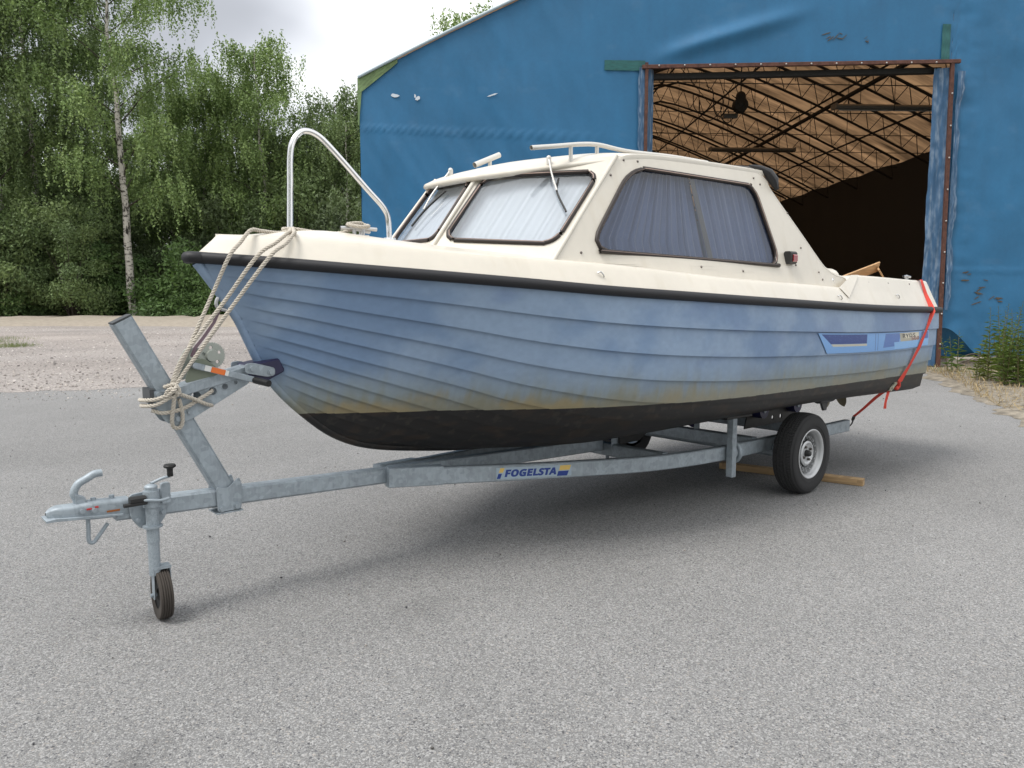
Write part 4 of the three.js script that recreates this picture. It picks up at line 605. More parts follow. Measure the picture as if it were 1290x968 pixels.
{
  obj('drawbar', bar([-4.32, dbY(-4.32), 0], [-2.94, dbY(-2.94), 0], 0.075, 0.082, 0.010), galv, trailer);
  // side rails: out in a V from the drawbar, bent, then straight aft
  const ctrl = [[-2.98, 0.432, 0.062], [-2.6, 0.412, 0.165], [-2.2, 0.390, 0.285], [-1.8, 0.372, 0.40], [-1.45, 0.358, 0.495], [-1.1, 0.350, 0.560], [-0.75, 0.346, 0.595], [-0.4, 0.345, 0.608], [0.0, 0.345, 0.612], [0.6, 0.345, 0.612], [1.12, 0.345, 0.612]];
  const rc = new THREE.CatmullRomCurve3(ctrl.map((p) => V(...p))), rp = rc.getSpacedPoints(60);
  both('side_rail', sweep(rp, 0.05, 0.095, 0.006), galv, trailer);
  both('gusset_plate', bar([-3.0, 0.437, 0.052], [-2.70, 0.42, 0.130], 0.062, 0.105, 0.004), galv, trailer);
  obj('centre_beam', bar([-2.96, 0.440, 0], [-1.26, 0.395, 0], 0.06, 0.085, 0.006), galv, trailer);
  obj('cross_beam', bar([-1.22, 0.362, -0.525], [-1.22, 0.362, 0.525], 0.06, 0.085, 0.006), galv, trailer);
  obj('cross_beam', bar([-0.27, 0.358, -0.59], [-0.27, 0.358, 0.59], 0.07, 0.09, 0.006), galv, trailer);
  obj('cross_beam', bar([0.62, 0.358, -0.59], [0.62, 0.358, 0.59], 0.07, 0.09, 0.006), galv, trailer);
  obj('axle', bar([0.0, 0.27, -0.70], [0.0, 0.27, 0.70], 0.075, 0.075, 0.02), galv, trailer);
  both('swing_arm', bar([-0.12, 0.30, 0.66], [0.02, 0.285, 0.70], 0.04, 0.09, 0.01), galv, trailer);
  both('rail_end', box(0.006, 0.085, 0.04, 1.122, 0.345, 0.612, 0.002), black, trailer);
  // small brackets hanging under the first cross beam
  for (const z of [0.02, 0.16]) { const g = plate([[-0.035, 0], [0.035, 0], [0.028, -0.055], [0, -0.075], [-0.028, -0.055]], -0.004, 0.004, [[0, -0.04, 0.012]]); g.rotateY(0.4); g.translate(-1.2, 0.345, z); obj('hanger_bracket', g, galv, trailer); }
  // keel rollers in forks
  const roll = (x, y) => { const f = new THREE.Group(); f.name = 'keel_roller'; trailer.add(f); obj('roller', (() => { const g = new THREE.LatheGeometry([[0.012, -0.09], [0.052, -0.09], [0.05, -0.06], [0.032, -0.01], [0.032, 0.01], [0.05, 0.06], [0.052, 0.09], [0.012, 0.09]].map((p) => new THREE.Vector2(...p)), 24); g.rotateX(Math.PI / 2); g.translate(x, y, 0); return g; })(), navy, f); for (const s of [-1, 1]) obj('fork_plate', plate([[x - 0.035, y - 0.09], [x + 0.035, y - 0.09], [x + 0.03, y + 0.02], [x - 0.03, y + 0.02]], s * 0.10 - 0.003, s * 0.10 + 0.003, [], 0.001), galv, f); };
  roll(-1.22, 0.475); roll(-0.27, 0.462);
  // side supports: posts clamped to the rails, pad arms with hull rollers
  for (const s of [1, -1]) {
    const p = new THREE.Group(); p.name = 'hull_support'; trailer.add(p);
    obj('post', bar([-0.67, 0.19, 0.66 * s], [-0.67, 0.60, 0.66 * s], 0.05, 0.05, 0.004, V(1, 0, 0)), galv, p);
    obj('clamp', tube([[-0.615, 0.40, 0.625 * s], [-0.60, 0.40, 0.66 * s], [-0.60, 0.345, 0.685 * s], [-0.60, 0.295, 0.66 * s], [-0.615, 0.29, 0.625 * s]], 0.016, 24, 8), galvBright, p);
    obj('pad_arm', bar([-0.80, 0.605, 0.655 * s], [-0.50, 0.60, 0.655 * s], 0.10, 0.022, 0.005), black, p);
    obj('pad', box(0.34, 0.05, 0.13, -0.66, 0.632, 0.65 * s, 0.015), black, p);
    const q = new THREE.Group(); q.name = 'roller_bracket'; trailer.add(q);
    obj('arm', plate([[-0.10, 0.42], [0.75, 0.42], [0.66, 0.56], [0.2, 0.52], [-0.05, 0.56]], 0.40 * s - 0.005, 0.40 * s + 0.005, [[0.3, 0.47, 0.018], [0.42, 0.47, 0.018]]), black, q);
    for (const x of [0.05, 0.55]) { obj('roller', (() => { const g = new THREE.CylinderGeometry(0.062, 0.062, 0.075, 24); g.rotateX(Math.PI / 2); g.translate(x, 0.555, 0.44 * s); return g; })(), mat([0.02, 0.022, 0.08], { roughness: 0.4 }), q); obj('hub', (() => { const g = new THREE.CylinderGeometry(0.02, 0.024, 0.09, 14); g.rotateX(Math.PI / 2); g.translate(x, 0.555, 0.44 * s); return g; })(), galvBright, q); }
  }
  // perforated mudguard stay seen behind the keel
  const holes = [[-1.087, 0.470, 0.012], [-1.055, 0.474, 0.012], [-1.015, 0.486, 0.012], [-0.975, 0.499, 0.012]];
  obj('perforated_plate', plate([[-1.19, 0.40], [-0.98, 0.405], [-0.86, 0.47], [-0.82, 0.56], [-0.90, 0.58], [-1.19, 0.50]], 0.117, 0.123, holes, 0.001), black, trailer);
  // maker's sticker on the near rail
  const cv = document.createElement('canvas'); cv.width = 1024; cv.height = 170; const c = cv.getContext('2d');
  c.fillStyle = '#9fb0bd'; c.fillRect(0, 0, 1024, 170);
  c.fillStyle = '#d9b765'; c.beginPath(); c.moveTo(52, 6); c.lineTo(110, 6); c.lineTo(88, 74); c.lineTo(32, 74); c.fill(); c.beginPath(); c.moveTo(862, 6); c.lineTo(1018, 6); c.lineTo(996, 80); c.lineTo(846, 80); c.fill();
  c.fillStyle = '#1d3a86'; c.beginPath(); c.moveTo(28, 90); c.lineTo(74, 90); c.lineTo(52, 164); c.lineTo(6, 164); c.fill(); c.beginPath(); c.moveTo(838, 92); c.lineTo(984, 92); c.lineTo(962, 166); c.lineTo(816, 166); c.fill();
  c.save(); c.transform(1, 0, -0.20, 1, 36, 0); c.font = 'bold 138px sans-serif'; c.fillStyle = '#1d3a86'; const tw = c.measureText('FOGELSTA').width; c.translate(92, 136); c.scale(700 / tw, 1); c.lineWidth = 10; c.strokeStyle = '#1d3a86'; c.fillText('FOGELSTA', 0, 0); c.strokeText('FOGELSTA', 0, 0); c.restore();
  const ct = new THREE.CanvasTexture(cv); ct.colorSpace = THREE.SRGBColorSpace;
  const u0 = 0.145, u1 = 0.262;
  obj('sticker', grid(16, 2, (u, v) => { const t = mix(u0, u1, u), p = rc.getPointAt(t), g = rc.getTangentAt(t), n = V(-g.z, 0, g.x).normalize(); if (n.z < 0) n.negate(); return [p.x + n.x * 0.0275, p.y + mix(-0.033, 0.033, v), p.z + n.z * 0.0275]; }), mat(null, { map: ct, roughness: 0.35 }), trailer);
  // wheels
  const tyreSide = mat([0.020, 0.020, 0.021], { roughness: 0.78 }), tyreTread = mat([0.034, 0.034, 0.035], { roughness: 0.9 });
  const rimM = mat([0.52, 0.53, 0.54], { roughness: 0.38, metalness: 0.35 });
  function wheel(z, s) {
    const w = new THREE.Group(); w.name = 'wheel'; w.position.set(0, 0.29, z); if (s < 0) w.rotation.y = Math.PI; trailer.add(w);
    const L = (pts, n = 96) => { const g = new THREE.LatheGeometry(pts.map((p) => new THREE.Vector2(...p)), n); g.rotateX(Math.PI / 2); return g; };
    const prof = [[0.172, 0.070], [0.180, 0.075], [0.215, 0.082], [0.245, 0.082], [0.262, 0.078], [0.276, 0.071], [0.283, 0.064]];
    obj('sidewall', [L(prof), L(prof.map(([r, y]) => [r, -y]).reverse())], tyreSide, w);
    obj('sidewall_ring', [L([[0.262, 0.0795], [0.264, 0.081], [0.267, 0.0795]]), L([[0.200, 0.0795], [0.2015, 0.0825], [0.204, 0.082]])], tyreSide, w);
    const NT = 84, tg = grid(NT * 4, 44, (u, v) => { const y = 0.066 * (1 - 2 * v), ay = Math.abs(y); let r = 0.2905 - 0.0085 * Math.pow(ay / 0.066, 2.6); let cut = 0; for (const g of [-0.0375, -0.0125, 0.0125, 0.0375]) if (Math.abs(y - g) < 0.0034) cut = 1; const row = Math.floor((y + 0.0375) / 0.025), ph = u * NT + (row % 2 ? 0.5 : 0) + (row % 2 ? 1 : -1) * y * 22, f = ph - Math.floor(ph); if (f < 0.27) cut = Math.max(cut, ay > 0.0375 ? 0.8 : 0.65); r -= 0.009 * cut; const a = u * 6.28319; return [Math.cos(a) * r, Math.sin(a) * r, y]; });
    obj('tread', (() => { const q = tg.toNonIndexed(); q.computeVertexNormals(); return q; })(), tyreTread, w);
    const rim = new THREE.Group(); rim.name = 'rim'; w.add(rim);
    obj('rim_barrel', L([[0.150, -0.07], [0.150, 0.030], [0.156, 0.042], [0.163, 0.052], [0.166, 0.062], [0.173, 0.066], [0.1785, 0.071], [0.1775, 0.0755], [0.170, 0.0765], [0.164, 0.070], [0.158, 0.060]]), rimM, rim);
    // dished disc with ventilation holes
    const sh = new THREE.Shape(); sh.absarc(0, 0, 0.152, 0, 6.2832); for (let k = 0; k < 16; k++) { const a = k / 16 * 6.2832, h = new THREE.Path(); h.absellipse(Math.cos(a) * 0.118, Math.sin(a) * 0.118, 0.013, 0.0095, 0, 6.2832, true, a); sh.holes.push(h); } const ch = new THREE.Path(); ch.absarc(0, 0, 0.084, 0, 6.2832, true); sh.holes.push(ch);
    const dg = new THREE.ExtrudeGeometry(sh, { depth: 0.003, bevelEnabled: true, bevelThickness: 0.002, bevelSize: 0.001, bevelSegments: 1, curveSegments: 40 }); dg.translate(0, 0, 0.036);
    obj('rim_disc', boxUV(dg), rimM, rim);
    obj('rim_boss', L([[0.026, 0.034], [0.040, 0.034], [0.062, 0.036], [0.070, 0.046], [0.078, 0.049], [0.085, 0.0445], [0.090, 0.0405]]), rimM, rim);
    obj('hub_cap', L([[0.0, 0.070], [0.016, 0.068], [0.022, 0.058], [0.024, 0.034], [0.030, 0.030]], 24), black, w);
    for (let k = 0; k < 4; k++) { const a = k / 4 * 6.2832 + 0.5, g = new THREE.CylinderGeometry(0.0085, 0.011, 0.02, 6); g.rotateX(Math.PI / 2); g.translate(Math.cos(a) * 0.053, Math.sin(a) * 0.053, 0.042); obj('wheel_bolt', g, mat([0.12, 0.11, 0.10], { roughness: 0.4, metalness: 0.6 }), w); }
    obj('brake_drum', L([[0.0, -0.06], [0.125, -0.06], [0.128, -0.02], [0.0, -0.015]], 32), black, w);
  }
  wheel(0.81, 1); wheel(-0.81, -1);
}
{ // coupling head, handle, safety hook
  const cp = new THREE.Group(); cp.name = 'coupling'; trailer.add(cp);
  obj('head', (() => { const g = grid(28, 24, (u, v) => { const x = mix(-4.575, -4.27, u), w = 0.040 * Math.sqrt(Math.min(1, Math.max(0, (x + 4.577) / 0.05))) + 0.0, hgt = mix(0.030, 0.040, sm(-4.5, -4.4, x)) * Math.sqrt(Math.min(1, Math.max(0.02, (x + 4.577) / 0.04))), a = v * 6.2832, n = 4; const cx = Math.sign(Math.cos(a)) * Math.pow(Math.abs(Math.cos(a)), 2 / n), cy = Math.sign(Math.sin(a)) * Math.pow(Math.abs(Math.sin(a)), 2 / n); return [x, mix(0.517, 0.500, (x + 4.575) / 0.3) + hgt * cy, w * cx]; }, (q) => [q[0], q[1]]); return g; })(), galvBright, cp);
  obj('lip', plate([[-4.582, 0.499], [-4.55, 0.502], [-4.30, 0.478], [-4.30, 0.472], [-4.55, 0.492], [-4.58, 0.492]], -0.05, 0.05), galvBright, cp);
  obj('handle', tube([[-4.452, 0.530, 0], [-4.462, 0.560, 0], [-4.470, 0.588, 0], [-4.452, 0.622, 0], [-4.420, 0.640, 0], [-4.390, 0.655, 0], [-4.362, 0.657, 0]], 0.0155, 40, 10), galvBright, cp);
  obj('handle_root', plate([[-4.468, 0.520], [-4.415, 0.520], [-4.435, 0.566], [-4.468, 0.580]], -0.02, 0.02), galvBright, cp);
  obj('safety_hook', tube([[-4.426, 0.478, 0.01], [-4.426, 0.43, 0.01], [-4.427, 0.380, 0.01], [-4.412, 0.368, 0.01], [-4.395, 0.385, 0.01], [-4.352, 0.440, 0.01]], 0.0085, 40, 8), galv, cp);
  for (const x of [-4.40, -4.33]) obj('top_bolt', (() => { const g = new THREE.CylinderGeometry(0.011, 0.011, 0.016, 6); g.translate(x, 0.548, 0); return g; })(), galvBright, cp);
  bolt(cp, -4.452, 0.516, 0.042, 0.8);
  obj('red_mark', [box(0.02, 0.007, 0.002, -4.425, 0.520, 0.0422, 0.0005), box(0.014, 0.008, 0.002, -4.398, 0.524, 0.0422, 0.0005)], mat([0.5, 0.03, 0.03]), cp);
  bolt(cp, -4.408, 0.512, 0.042, 0.8);
  obj('rust_streak', box(0.05, 0.008, 0.0015, -4.335, 0.497, 0.0412, 0.0004), mat([0.32, 0.11, 0.03], { roughness: 0.9 }), cp);
}
{ // jockey wheel with its clamp
  const j = new THREE.Group(); j.name = 'jockey_wheel'; trailer.add(j); const X = -4.197, Z = 0.088;
  obj('clamp_plate', plate(roundPoly([[-4.275, 0.555], [-4.272, 0.455], [-4.235, 0.402], [-4.165, 0.398], [-4.128, 0.445], [-4.122, 0.565]], 0.02, 4), 0.044, 0.052), galv, j);
  obj('clamp_plate', plate(roundPoly([[-4.15, 0.59], [-4.15, 0.50], [-4.115, 0.50], [-4.115, 0.59]], 0.01, 3), 0.055, 0.075), galv, j);
  obj('outer_tube', rod([X, 0.345, Z], [X, 0.585, Z], 0.0255, 24), galv, j);
  obj('clamp_band', rod([X, 0.50, Z], [X, 0.57, Z], 0.033, 24), galv, j); obj('clamp_ring', rod([X, 0.410, Z], [X, 0.418, Z], 0.040, 24), galv, j);
  obj('inner_tube', rod([X, 0.20, Z], [X, 0.35, Z], 0.0235, 24), galv, j);
  obj('tube_cap', (() => { const g = new THREE.SphereGeometry(0.027, 20, 8, 0, 6.2832, 0, 1.57); g.scale(1, 0.55, 1); g.translate(X, 0.584, Z); return g; })(), galvBright, j);
  obj('clamp_lever', [tube([[-4.135, 0.532, 0.118], [-4.17, 0.530, 0.128], [-4.22, 0.538, 0.126], [-4.25, 0.540, 0.110]], 0.0065, 24, 8)], galv, j);
  obj('lever_grip', (() => { const g = box(0.062, 0.03, 0.034, -4.258, 0.543, 0.108, 0.01), h = box(0.09, 0.014, 0.022, -4.268, 0.527, 0.114, 0.005); return merge([g, h]); })(), black, j);
  obj('crank_arm', tube([[X, 0.600, Z], [X + 0.01, 0.603, Z], [-4.150, 0.618, Z + 0.01], [-4.122, 0.622, Z + 0.012]], 0.0065, 24, 8), galvBright, j);
  obj('crank_knob', (() => { const g = new THREE.LatheGeometry([[0, 0], [0.013, 0], [0.012, 0.02], [0.013, 0.034], [0.024, 0.040], [0.026, 0.046], [0.022, 0.052], [0, 0.053]].map((p) => new THREE.Vector2(...p)), 20); g.translate(-4.120, 0.622, Z + 0.012); return g; })(), black, j);
  for (const [x, y] of [[-4.245, 0.44], [-4.142, 0.46], [-4.142, 0.53]]) bolt(j, x, y, 0.053, 0.8);
  // the small wheel, castored
  const w = new THREE.Group(); w.name = 'castor'; w.position.set(X + 0.012, 0.109, Z); j.add(w);
  const nW = Math.atan2(-0.80, 0.60); w.rotation.y = nW - RT;
  const L = (pts, n = 48) => { const g = new THREE.LatheGeometry(pts.map((p) => new THREE.Vector2(...p)), n); g.rotateX(Math.PI / 2); g.translate(0, 0, -0.012); return g; };
  const tp = []; tp.push([0.060, 0.022], [0.085, 0.027], [0.100, 0.0265]); for (let i = 0; i <= 30; i++) { const y = 0.0255 - 0.051 * i / 30; let r = 0.1085 - 0.004 * Math.pow(Math.abs(y) / 0.0255, 3); for (const q of [-0.015, -0.005, 0.005, 0.015]) if (Math.abs(y - q) < 0.0017) r -= 0.004; tp.push([r, y]); } tp.push([0.100, -0.0265], [0.085, -0.027], [0.060, -0.022]);
  obj('tyre', L(tp), mat([0.048, 0.040, 0.034], { roughness: 0.9 }), w); obj('wheel_disc', L([[0.0, 0.020], [0.022, 0.022], [0.030, 0.012], [0.055, 0.012], [0.062, 0.022], [0.062, -0.022], [0.0, -0.02]], 32), mat([0.02, 0.02, 0.02], { roughness: 0.6 }), w);
  for (const s of [1, -1]) obj('fork_arm', plate(roundPoly([[-0.02, -0.018], [0.02, -0.018], [0.024, 0.125], [-0.024, 0.125]], 0.012, 4), s * 0.033 - 0.012 - 0.002, s * 0.033 - 0.012 + 0.002), galv, w);
  obj('fork_crown', box(0.05, 0.012, 0.075, 0, 0.122, -0.012), galv, w);
  obj('axle_bolt', rod([0, 0, -0.055], [0, 0, 0.034], 0.009, 10), galvBright, w);
}
{ // winch post, arm plates, bow stop, winch
  const wp = new THREE.Group(); wp.name = 'winch_post'; trailer.add(wp);
  obj('post', bar([-4.258, 1.292, 0], [-3.836, 0.470, 0], 0.075, 0.085, 0.009, V(1, 0.5, 0)), galv, wp);
  obj('post_cap', bar([-4.2590, 1.294, 0], [-4.2615, 1.299, 0], 0.072, 0.082, 0.002, V(1, 0.5, 0)), mat([0.05, 0.055, 0.06]), wp);
  const bp = roundPoly([[-3.905, 0.528], [-3.855, 0.515], [-3.800, 0.560], [-3.788, 0.52], [-3.795, 0.412], [-3.902, 0.412]], 0.012, 3);
  for (const s of [1, -1]) { obj('foot_plate', plate(bp, s * 0.047 - 0.004, s * 0.047 + 0.004), galv, wp); }
  bolt(wp, -3.885, 0.425, 0.052); bolt(wp, -3.815, 0.428, 0.052);
  obj('tie_plate', box(0.12, 0.006, 0.11, -3.848, 0.404, 0), galv, wp);
  const ap = roundPoly([[-4.165, 0.985], [-4.06, 0.985], [-3.735, 1.062], [-3.715, 1.040], [-3.735, 0.995], [-3.992, 0.858], [-4.055, 0.833], [-4.105, 0.846], [-4.150, 0.92]], 0.015, 4);
  const hl = [[-3.978, 0.953, 0.021], [-3.904, 0.969, 0.018], [-3.848, 0.986, 0.0135], [-3.798, 1.001, 0.009]];
  for (const s of [1, -1]) obj('arm_plate', plate(ap, s * 0.045 - 0.0035, s * 0.045 + 0.0035, hl), galv, wp);
  obj('arm_top', sweep([[-4.06, 0.994, 0], [-3.735, 1.070, 0]], 0.097, 0.012, 0.004), galv, wp);
  obj('arm_flange', sweep([[-4.06, 0.975, 0.052], [-3.74, 1.052, 0.052]], 0.012, 0.045, 0.003), galv, wp);
  bolt(wp, -4.06, 0.86, 0.049); bolt(wp, -4.01, 0.885, 0.049, 0.8); bolt(wp, -4.135, 0.972, 0.049);
  obj('saddle_block', box(0.018, 0.06, 0.10, -4.163, 0.970, 0, 0.004), mat([0.05, 0.055, 0.06]), wp);
  const bs = new THREE.Group(); bs.name = 'bow_stop'; trailer.add(bs);
  obj('block', plate(roundPoly([[-3.735, 1.075], [-3.60, 1.098], [-3.575, 1.045], [-3.672, 1.000], [-3.735, 1.02]], 0.008, 3), -0.075, 0.075, [], 0.006), navy, bs);
  for (const s of [1, -1]) obj('stop_arm', plate(roundPoly([[-3.765, 1.085], [-3.725, 1.088], [-3.625, 1.060], [-3.625, 1.028], [-3.66, 1.022], [-3.765, 1.045]], 0.012, 4), s * 0.083 - 0.003, s * 0.083 + 0.003), galv, bs);
  bolt(bs, -3.735, 1.064, 0.087); bolt(bs, -3.645, 1.043, 0.087);
  const wn = new THREE.Group(); wn.name = 'winch'; trailer.add(wn);
  const zinc = mat([0.36, 0.385, 0.35], { roughness: 0.38, metalness: 0.45 }), olive = mat([0.20, 0.225, 0.175], { roughness: 0.5, metalness: 0.4 });
  const teeth = []; for (let k = 0; k < 144; k++) { const a = k / 144 * 6.2832, r = 0.056 + (k % 4 < 2 ? 0.0 : 0.0045); teeth.push([Math.cos(a) * r, Math.sin(a) * r]); }
  const gh = []; for (let k = 0; k < 5; k++) { const a = k / 5 * 6.2832 + 0.4; gh.push([Math.cos(a) * 0.037, Math.sin(a) * 0.037, 0.0085]); }
  const gg = plate(teeth, -0.004, 0.004, gh, 0.0006); gg.translate(-3.898, 1.128, 0.035); obj('gear', gg, zinc, wn);
  obj('gear_hub', (() => { const g = new THREE.CylinderGeometry(0.026, 0.03, 0.016, 20); g.rotateX(Math.PI / 2); g.translate(-3.898, 1.128, 0.045); return g; })(), zinc, wn);
  obj('side_cheek', plate(roundPoly([[-4.025, 1.015], [-3.875, 1.045], [-3.885, 1.075], [-3.935, 1.115], [-3.97, 1.118], [-4.005, 1.09]], 0.014, 4), 0.052, 0.057), olive, wn);
  obj('side_cheek', plate(roundPoly([[-4.035, 1.015], [-3.865, 1.048], [-3.875, 1.12], [-3.925, 1.16], [-3.985, 1.16], [-4.02, 1.10]], 0.014, 4), -0.047, -0.042), zinc, wn);
  obj('drum', rod([-3.945, 1.115, -0.042], [-3.945, 1.115, 0.03], 0.026, 16), zinc, wn);
  obj('strap', grid(20, 1, (u, v) => { const p = [[-3.972, 1.125], [-3.955, 1.165], [-3.915, 1.212], [-3.868, 1.275], [-3.835, 1.345]], f = Math.min(3.999, u * 4), i = f | 0, k = f - i; return [mix(p[i][0], p[i + 1][0], k), mix(p[i][1], p[i + 1][1], k), mix(-0.026, 0.026, v) * mix(1, 0.8, u)]; }), mat([0.045, 0.022, 0.032], { roughness: 0.8 }), wn);
  const ck = new THREE.Group(); ck.name = 'crank'; wn.add(ck);
  obj('crank_arm', sweep([[-3.992, 1.092, 0.085], [-3.90, 1.064, 0.087], [-3.73, 1.012, 0.090]], 0.008, 0.028, 0.003), galvBright, ck);
  obj('crank_label', sweep([[-3.922, 1.071, 0.0925], [-3.862, 1.0525, 0.0935]], 0.002, 0.0245, 0.0005), mat([0.75, 0.17, 0.03], { roughness: 0.5 }), ck);
  const wl = mat([0.7, 0.7, 0.68], { roughness: 0.5 }); obj('crank_label', sweep([[-3.950, 1.0797, 0.092], [-3.923, 1.0714, 0.0925]], 0.002, 0.024, 0.0005), wl, ck); obj('crank_label', sweep([[-3.861, 1.0522, 0.0935], [-3.846, 1.0477, 0.0935]], 0.002, 0.024, 0.0005), wl, ck);
  obj('crank_grip', rod([-3.725, 1.010, 0.09], [-3.700, 1.000, 0.185], 0.0155, 16), black, ck);
  obj('crank_nut', rod([-3.992, 1.092, 0.05], [-3.992, 1.092, 0.102], 0.012, 6), galvBright, ck);
}
// ---------------------------------------------------------------- ropes, strap, plank and small things
function ropeGeo(pts, r, pitch = 0.045, ten = 0.5) {
  const c = new THREE.CatmullRomCurve3(pts.map((p) => V(...p)), false, 'catmullrom', ten), L = c.getLength(), n = Math.max(12, Math.round(L / pitch * 9)), fr = c.computeFrenetFrames(n, false), out = [];
  for (let s = 0; s < 3; s++) { const q = []; for (let i = 0; i <= n; i++) { const p = c.getPointAt(i / n), a = s * 2.0944 + i / n * L / pitch * 6.2832; q.push(p.addScaledVector(fr.normals[i], Math.cos(a) * r * 0.58).addScaledVector(fr.binormals[i], Math.sin(a) * r * 0.58)); } out.push(new THREE.TubeGeometry(new THREE.CatmullRomCurve3(q), n, r * 0.52, 6)); }
  return merge(out);
}
{
  const ropeM = mat(null, { roughness: 0.95, map: tex(128, 128, (u, v) => { const k = 0.85 + 0.5 * (fbm(u * 12, v * 60, 3, 60) - 0.5); return [0.60 * k, 0.55 * k, 0.475 * k]; }) });
  const rope = thing('mooring_rope', 'pale twisted rope lashed from the bow cleat to the winch post', 'rope', RIG, RT);
  const K = [-4.098, 0.985, 0.075];
  obj('rope_fall', ropeGeo([[-3.478, 1.712, 0.03], [-3.56, 1.690, 0.045], [-3.66, 1.690, 0.075], [-3.725, 1.688, 0.105], [-3.785, 1.632, 0.135], [-3.842, 1.566, 0.142], [-3.897, 1.422, 0.10], [-4.015, 1.153, 0.07], K], 0.0086), ropeM, rope);
  obj('rope_fall', ropeGeo([[-3.50, 1.712, 0.035], [-3.535, 1.692, 0.10], [-3.585, 1.680, 0.185], [-3.66, 1.630, 0.218], [-3.752, 1.565, 0.222], [-3.872, 1.373, 0.15], [-4.035, 1.13, 0.075], K], 0.0086), ropeM, rope);
  obj('rope_fall', ropeGeo([[-3.49, 1.716, 0.04], [-3.53, 1.690, 0.13], [-3.57, 1.676, 0.212], [-3.63, 1.625, 0.250], [-3.710, 1.563, 0.258], [-3.854, 1.341, 0.17], [-4.013, 1.095, 0.085], [-4.075, 1.01, 0.08]], 0.0086), ropeM, rope);
  obj('rope_turn', ropeGeo([[-3.46, 1.712, 0.03], [-3.50, 1.714, -0.03], [-3.52, 1.714, 0.015], [-3.47, 1.712, 0.04], [-3.38, 1.702, 0.06], [-3.28, 1.702, 0.09], [-3.21, 1.725, 0.13]], 0.0086), ropeM, rope);
  obj('rope_turn', ropeGeo([[-3.26, 1.735, 0.14], [-3.20, 1.748, 0.12], [-3.15, 1.74, 0.16], [-3.21, 1.73, 0.19], [-3.26, 1.742, 0.15], [-3.18, 1.752, 0.14], [-3.10, 1.735, 0.06], [-3.06, 1.735, 0.02]], 0.0086), ropeM, rope);
  // knot and lashings round the arm plates
  obj('knot', [ropeGeo([[-4.12, 1.005, 0.07], [-4.085, 1.015, 0.095], [-4.065, 0.985, 0.10], [-4.09, 0.962, 0.098], [-4.115, 0.975, 0.085], [-4.10, 1.0, 0.105], [-4.07, 0.97, 0.11]], 0.0086, 0.04), ropeGeo([[-4.115, 0.965, 0.085], [-4.09, 0.995, 0.115], [-4.072, 1.01, 0.09]], 0.0086, 0.04)], ropeM, rope);
  obj('lashing', ropeGeo([[-4.085, 0.975, 0.10], [-4.088, 0.92, 0.085], [-4.092, 0.86, 0.07], [-4.08, 0.825, 0.05], [-4.05, 0.825, 0.055], [-4.045, 0.88, 0.065], [-4.06, 0.95, 0.075]], 0.0086), ropeM, rope);
  obj('lashing', ropeGeo([[-4.07, 0.975, 0.095], [-4.00, 0.945, 0.075], [-3.94, 0.915, 0.065], [-3.905, 0.905, 0.035], [-3.905, 0.915, -0.03]], 0.0086), ropeM, rope);
  obj('lashing', ropeGeo([[-4.10, 0.975, 0.09], [-4.15, 0.955, 0.07], [-4.185, 0.950, 0.03], [-4.185, 0.945, -0.04], [-4.13, 0.93, -0.07]], 0.0086), ropeM, rope);
  obj('lashing', ropeGeo([[-4.095, 0.965, 0.09], [-4.15, 0.932, 0.07], [-4.182, 0.925, 0.03], [-4.18, 0.92, -0.04], [-4.12, 0.91, -0.07]], 0.0086), ropeM, rope);
  obj('lashing', ropeGeo([[-4.165, 0.905, 0.045], [-4.12, 0.893, 0.066], [-4.04, 0.905, 0.066], [-3.96, 0.945, 0.062], [-3.915, 0.968, 0.058], [-3.90, 0.972, 0.02]], 0.0086), ropeM, rope);
}
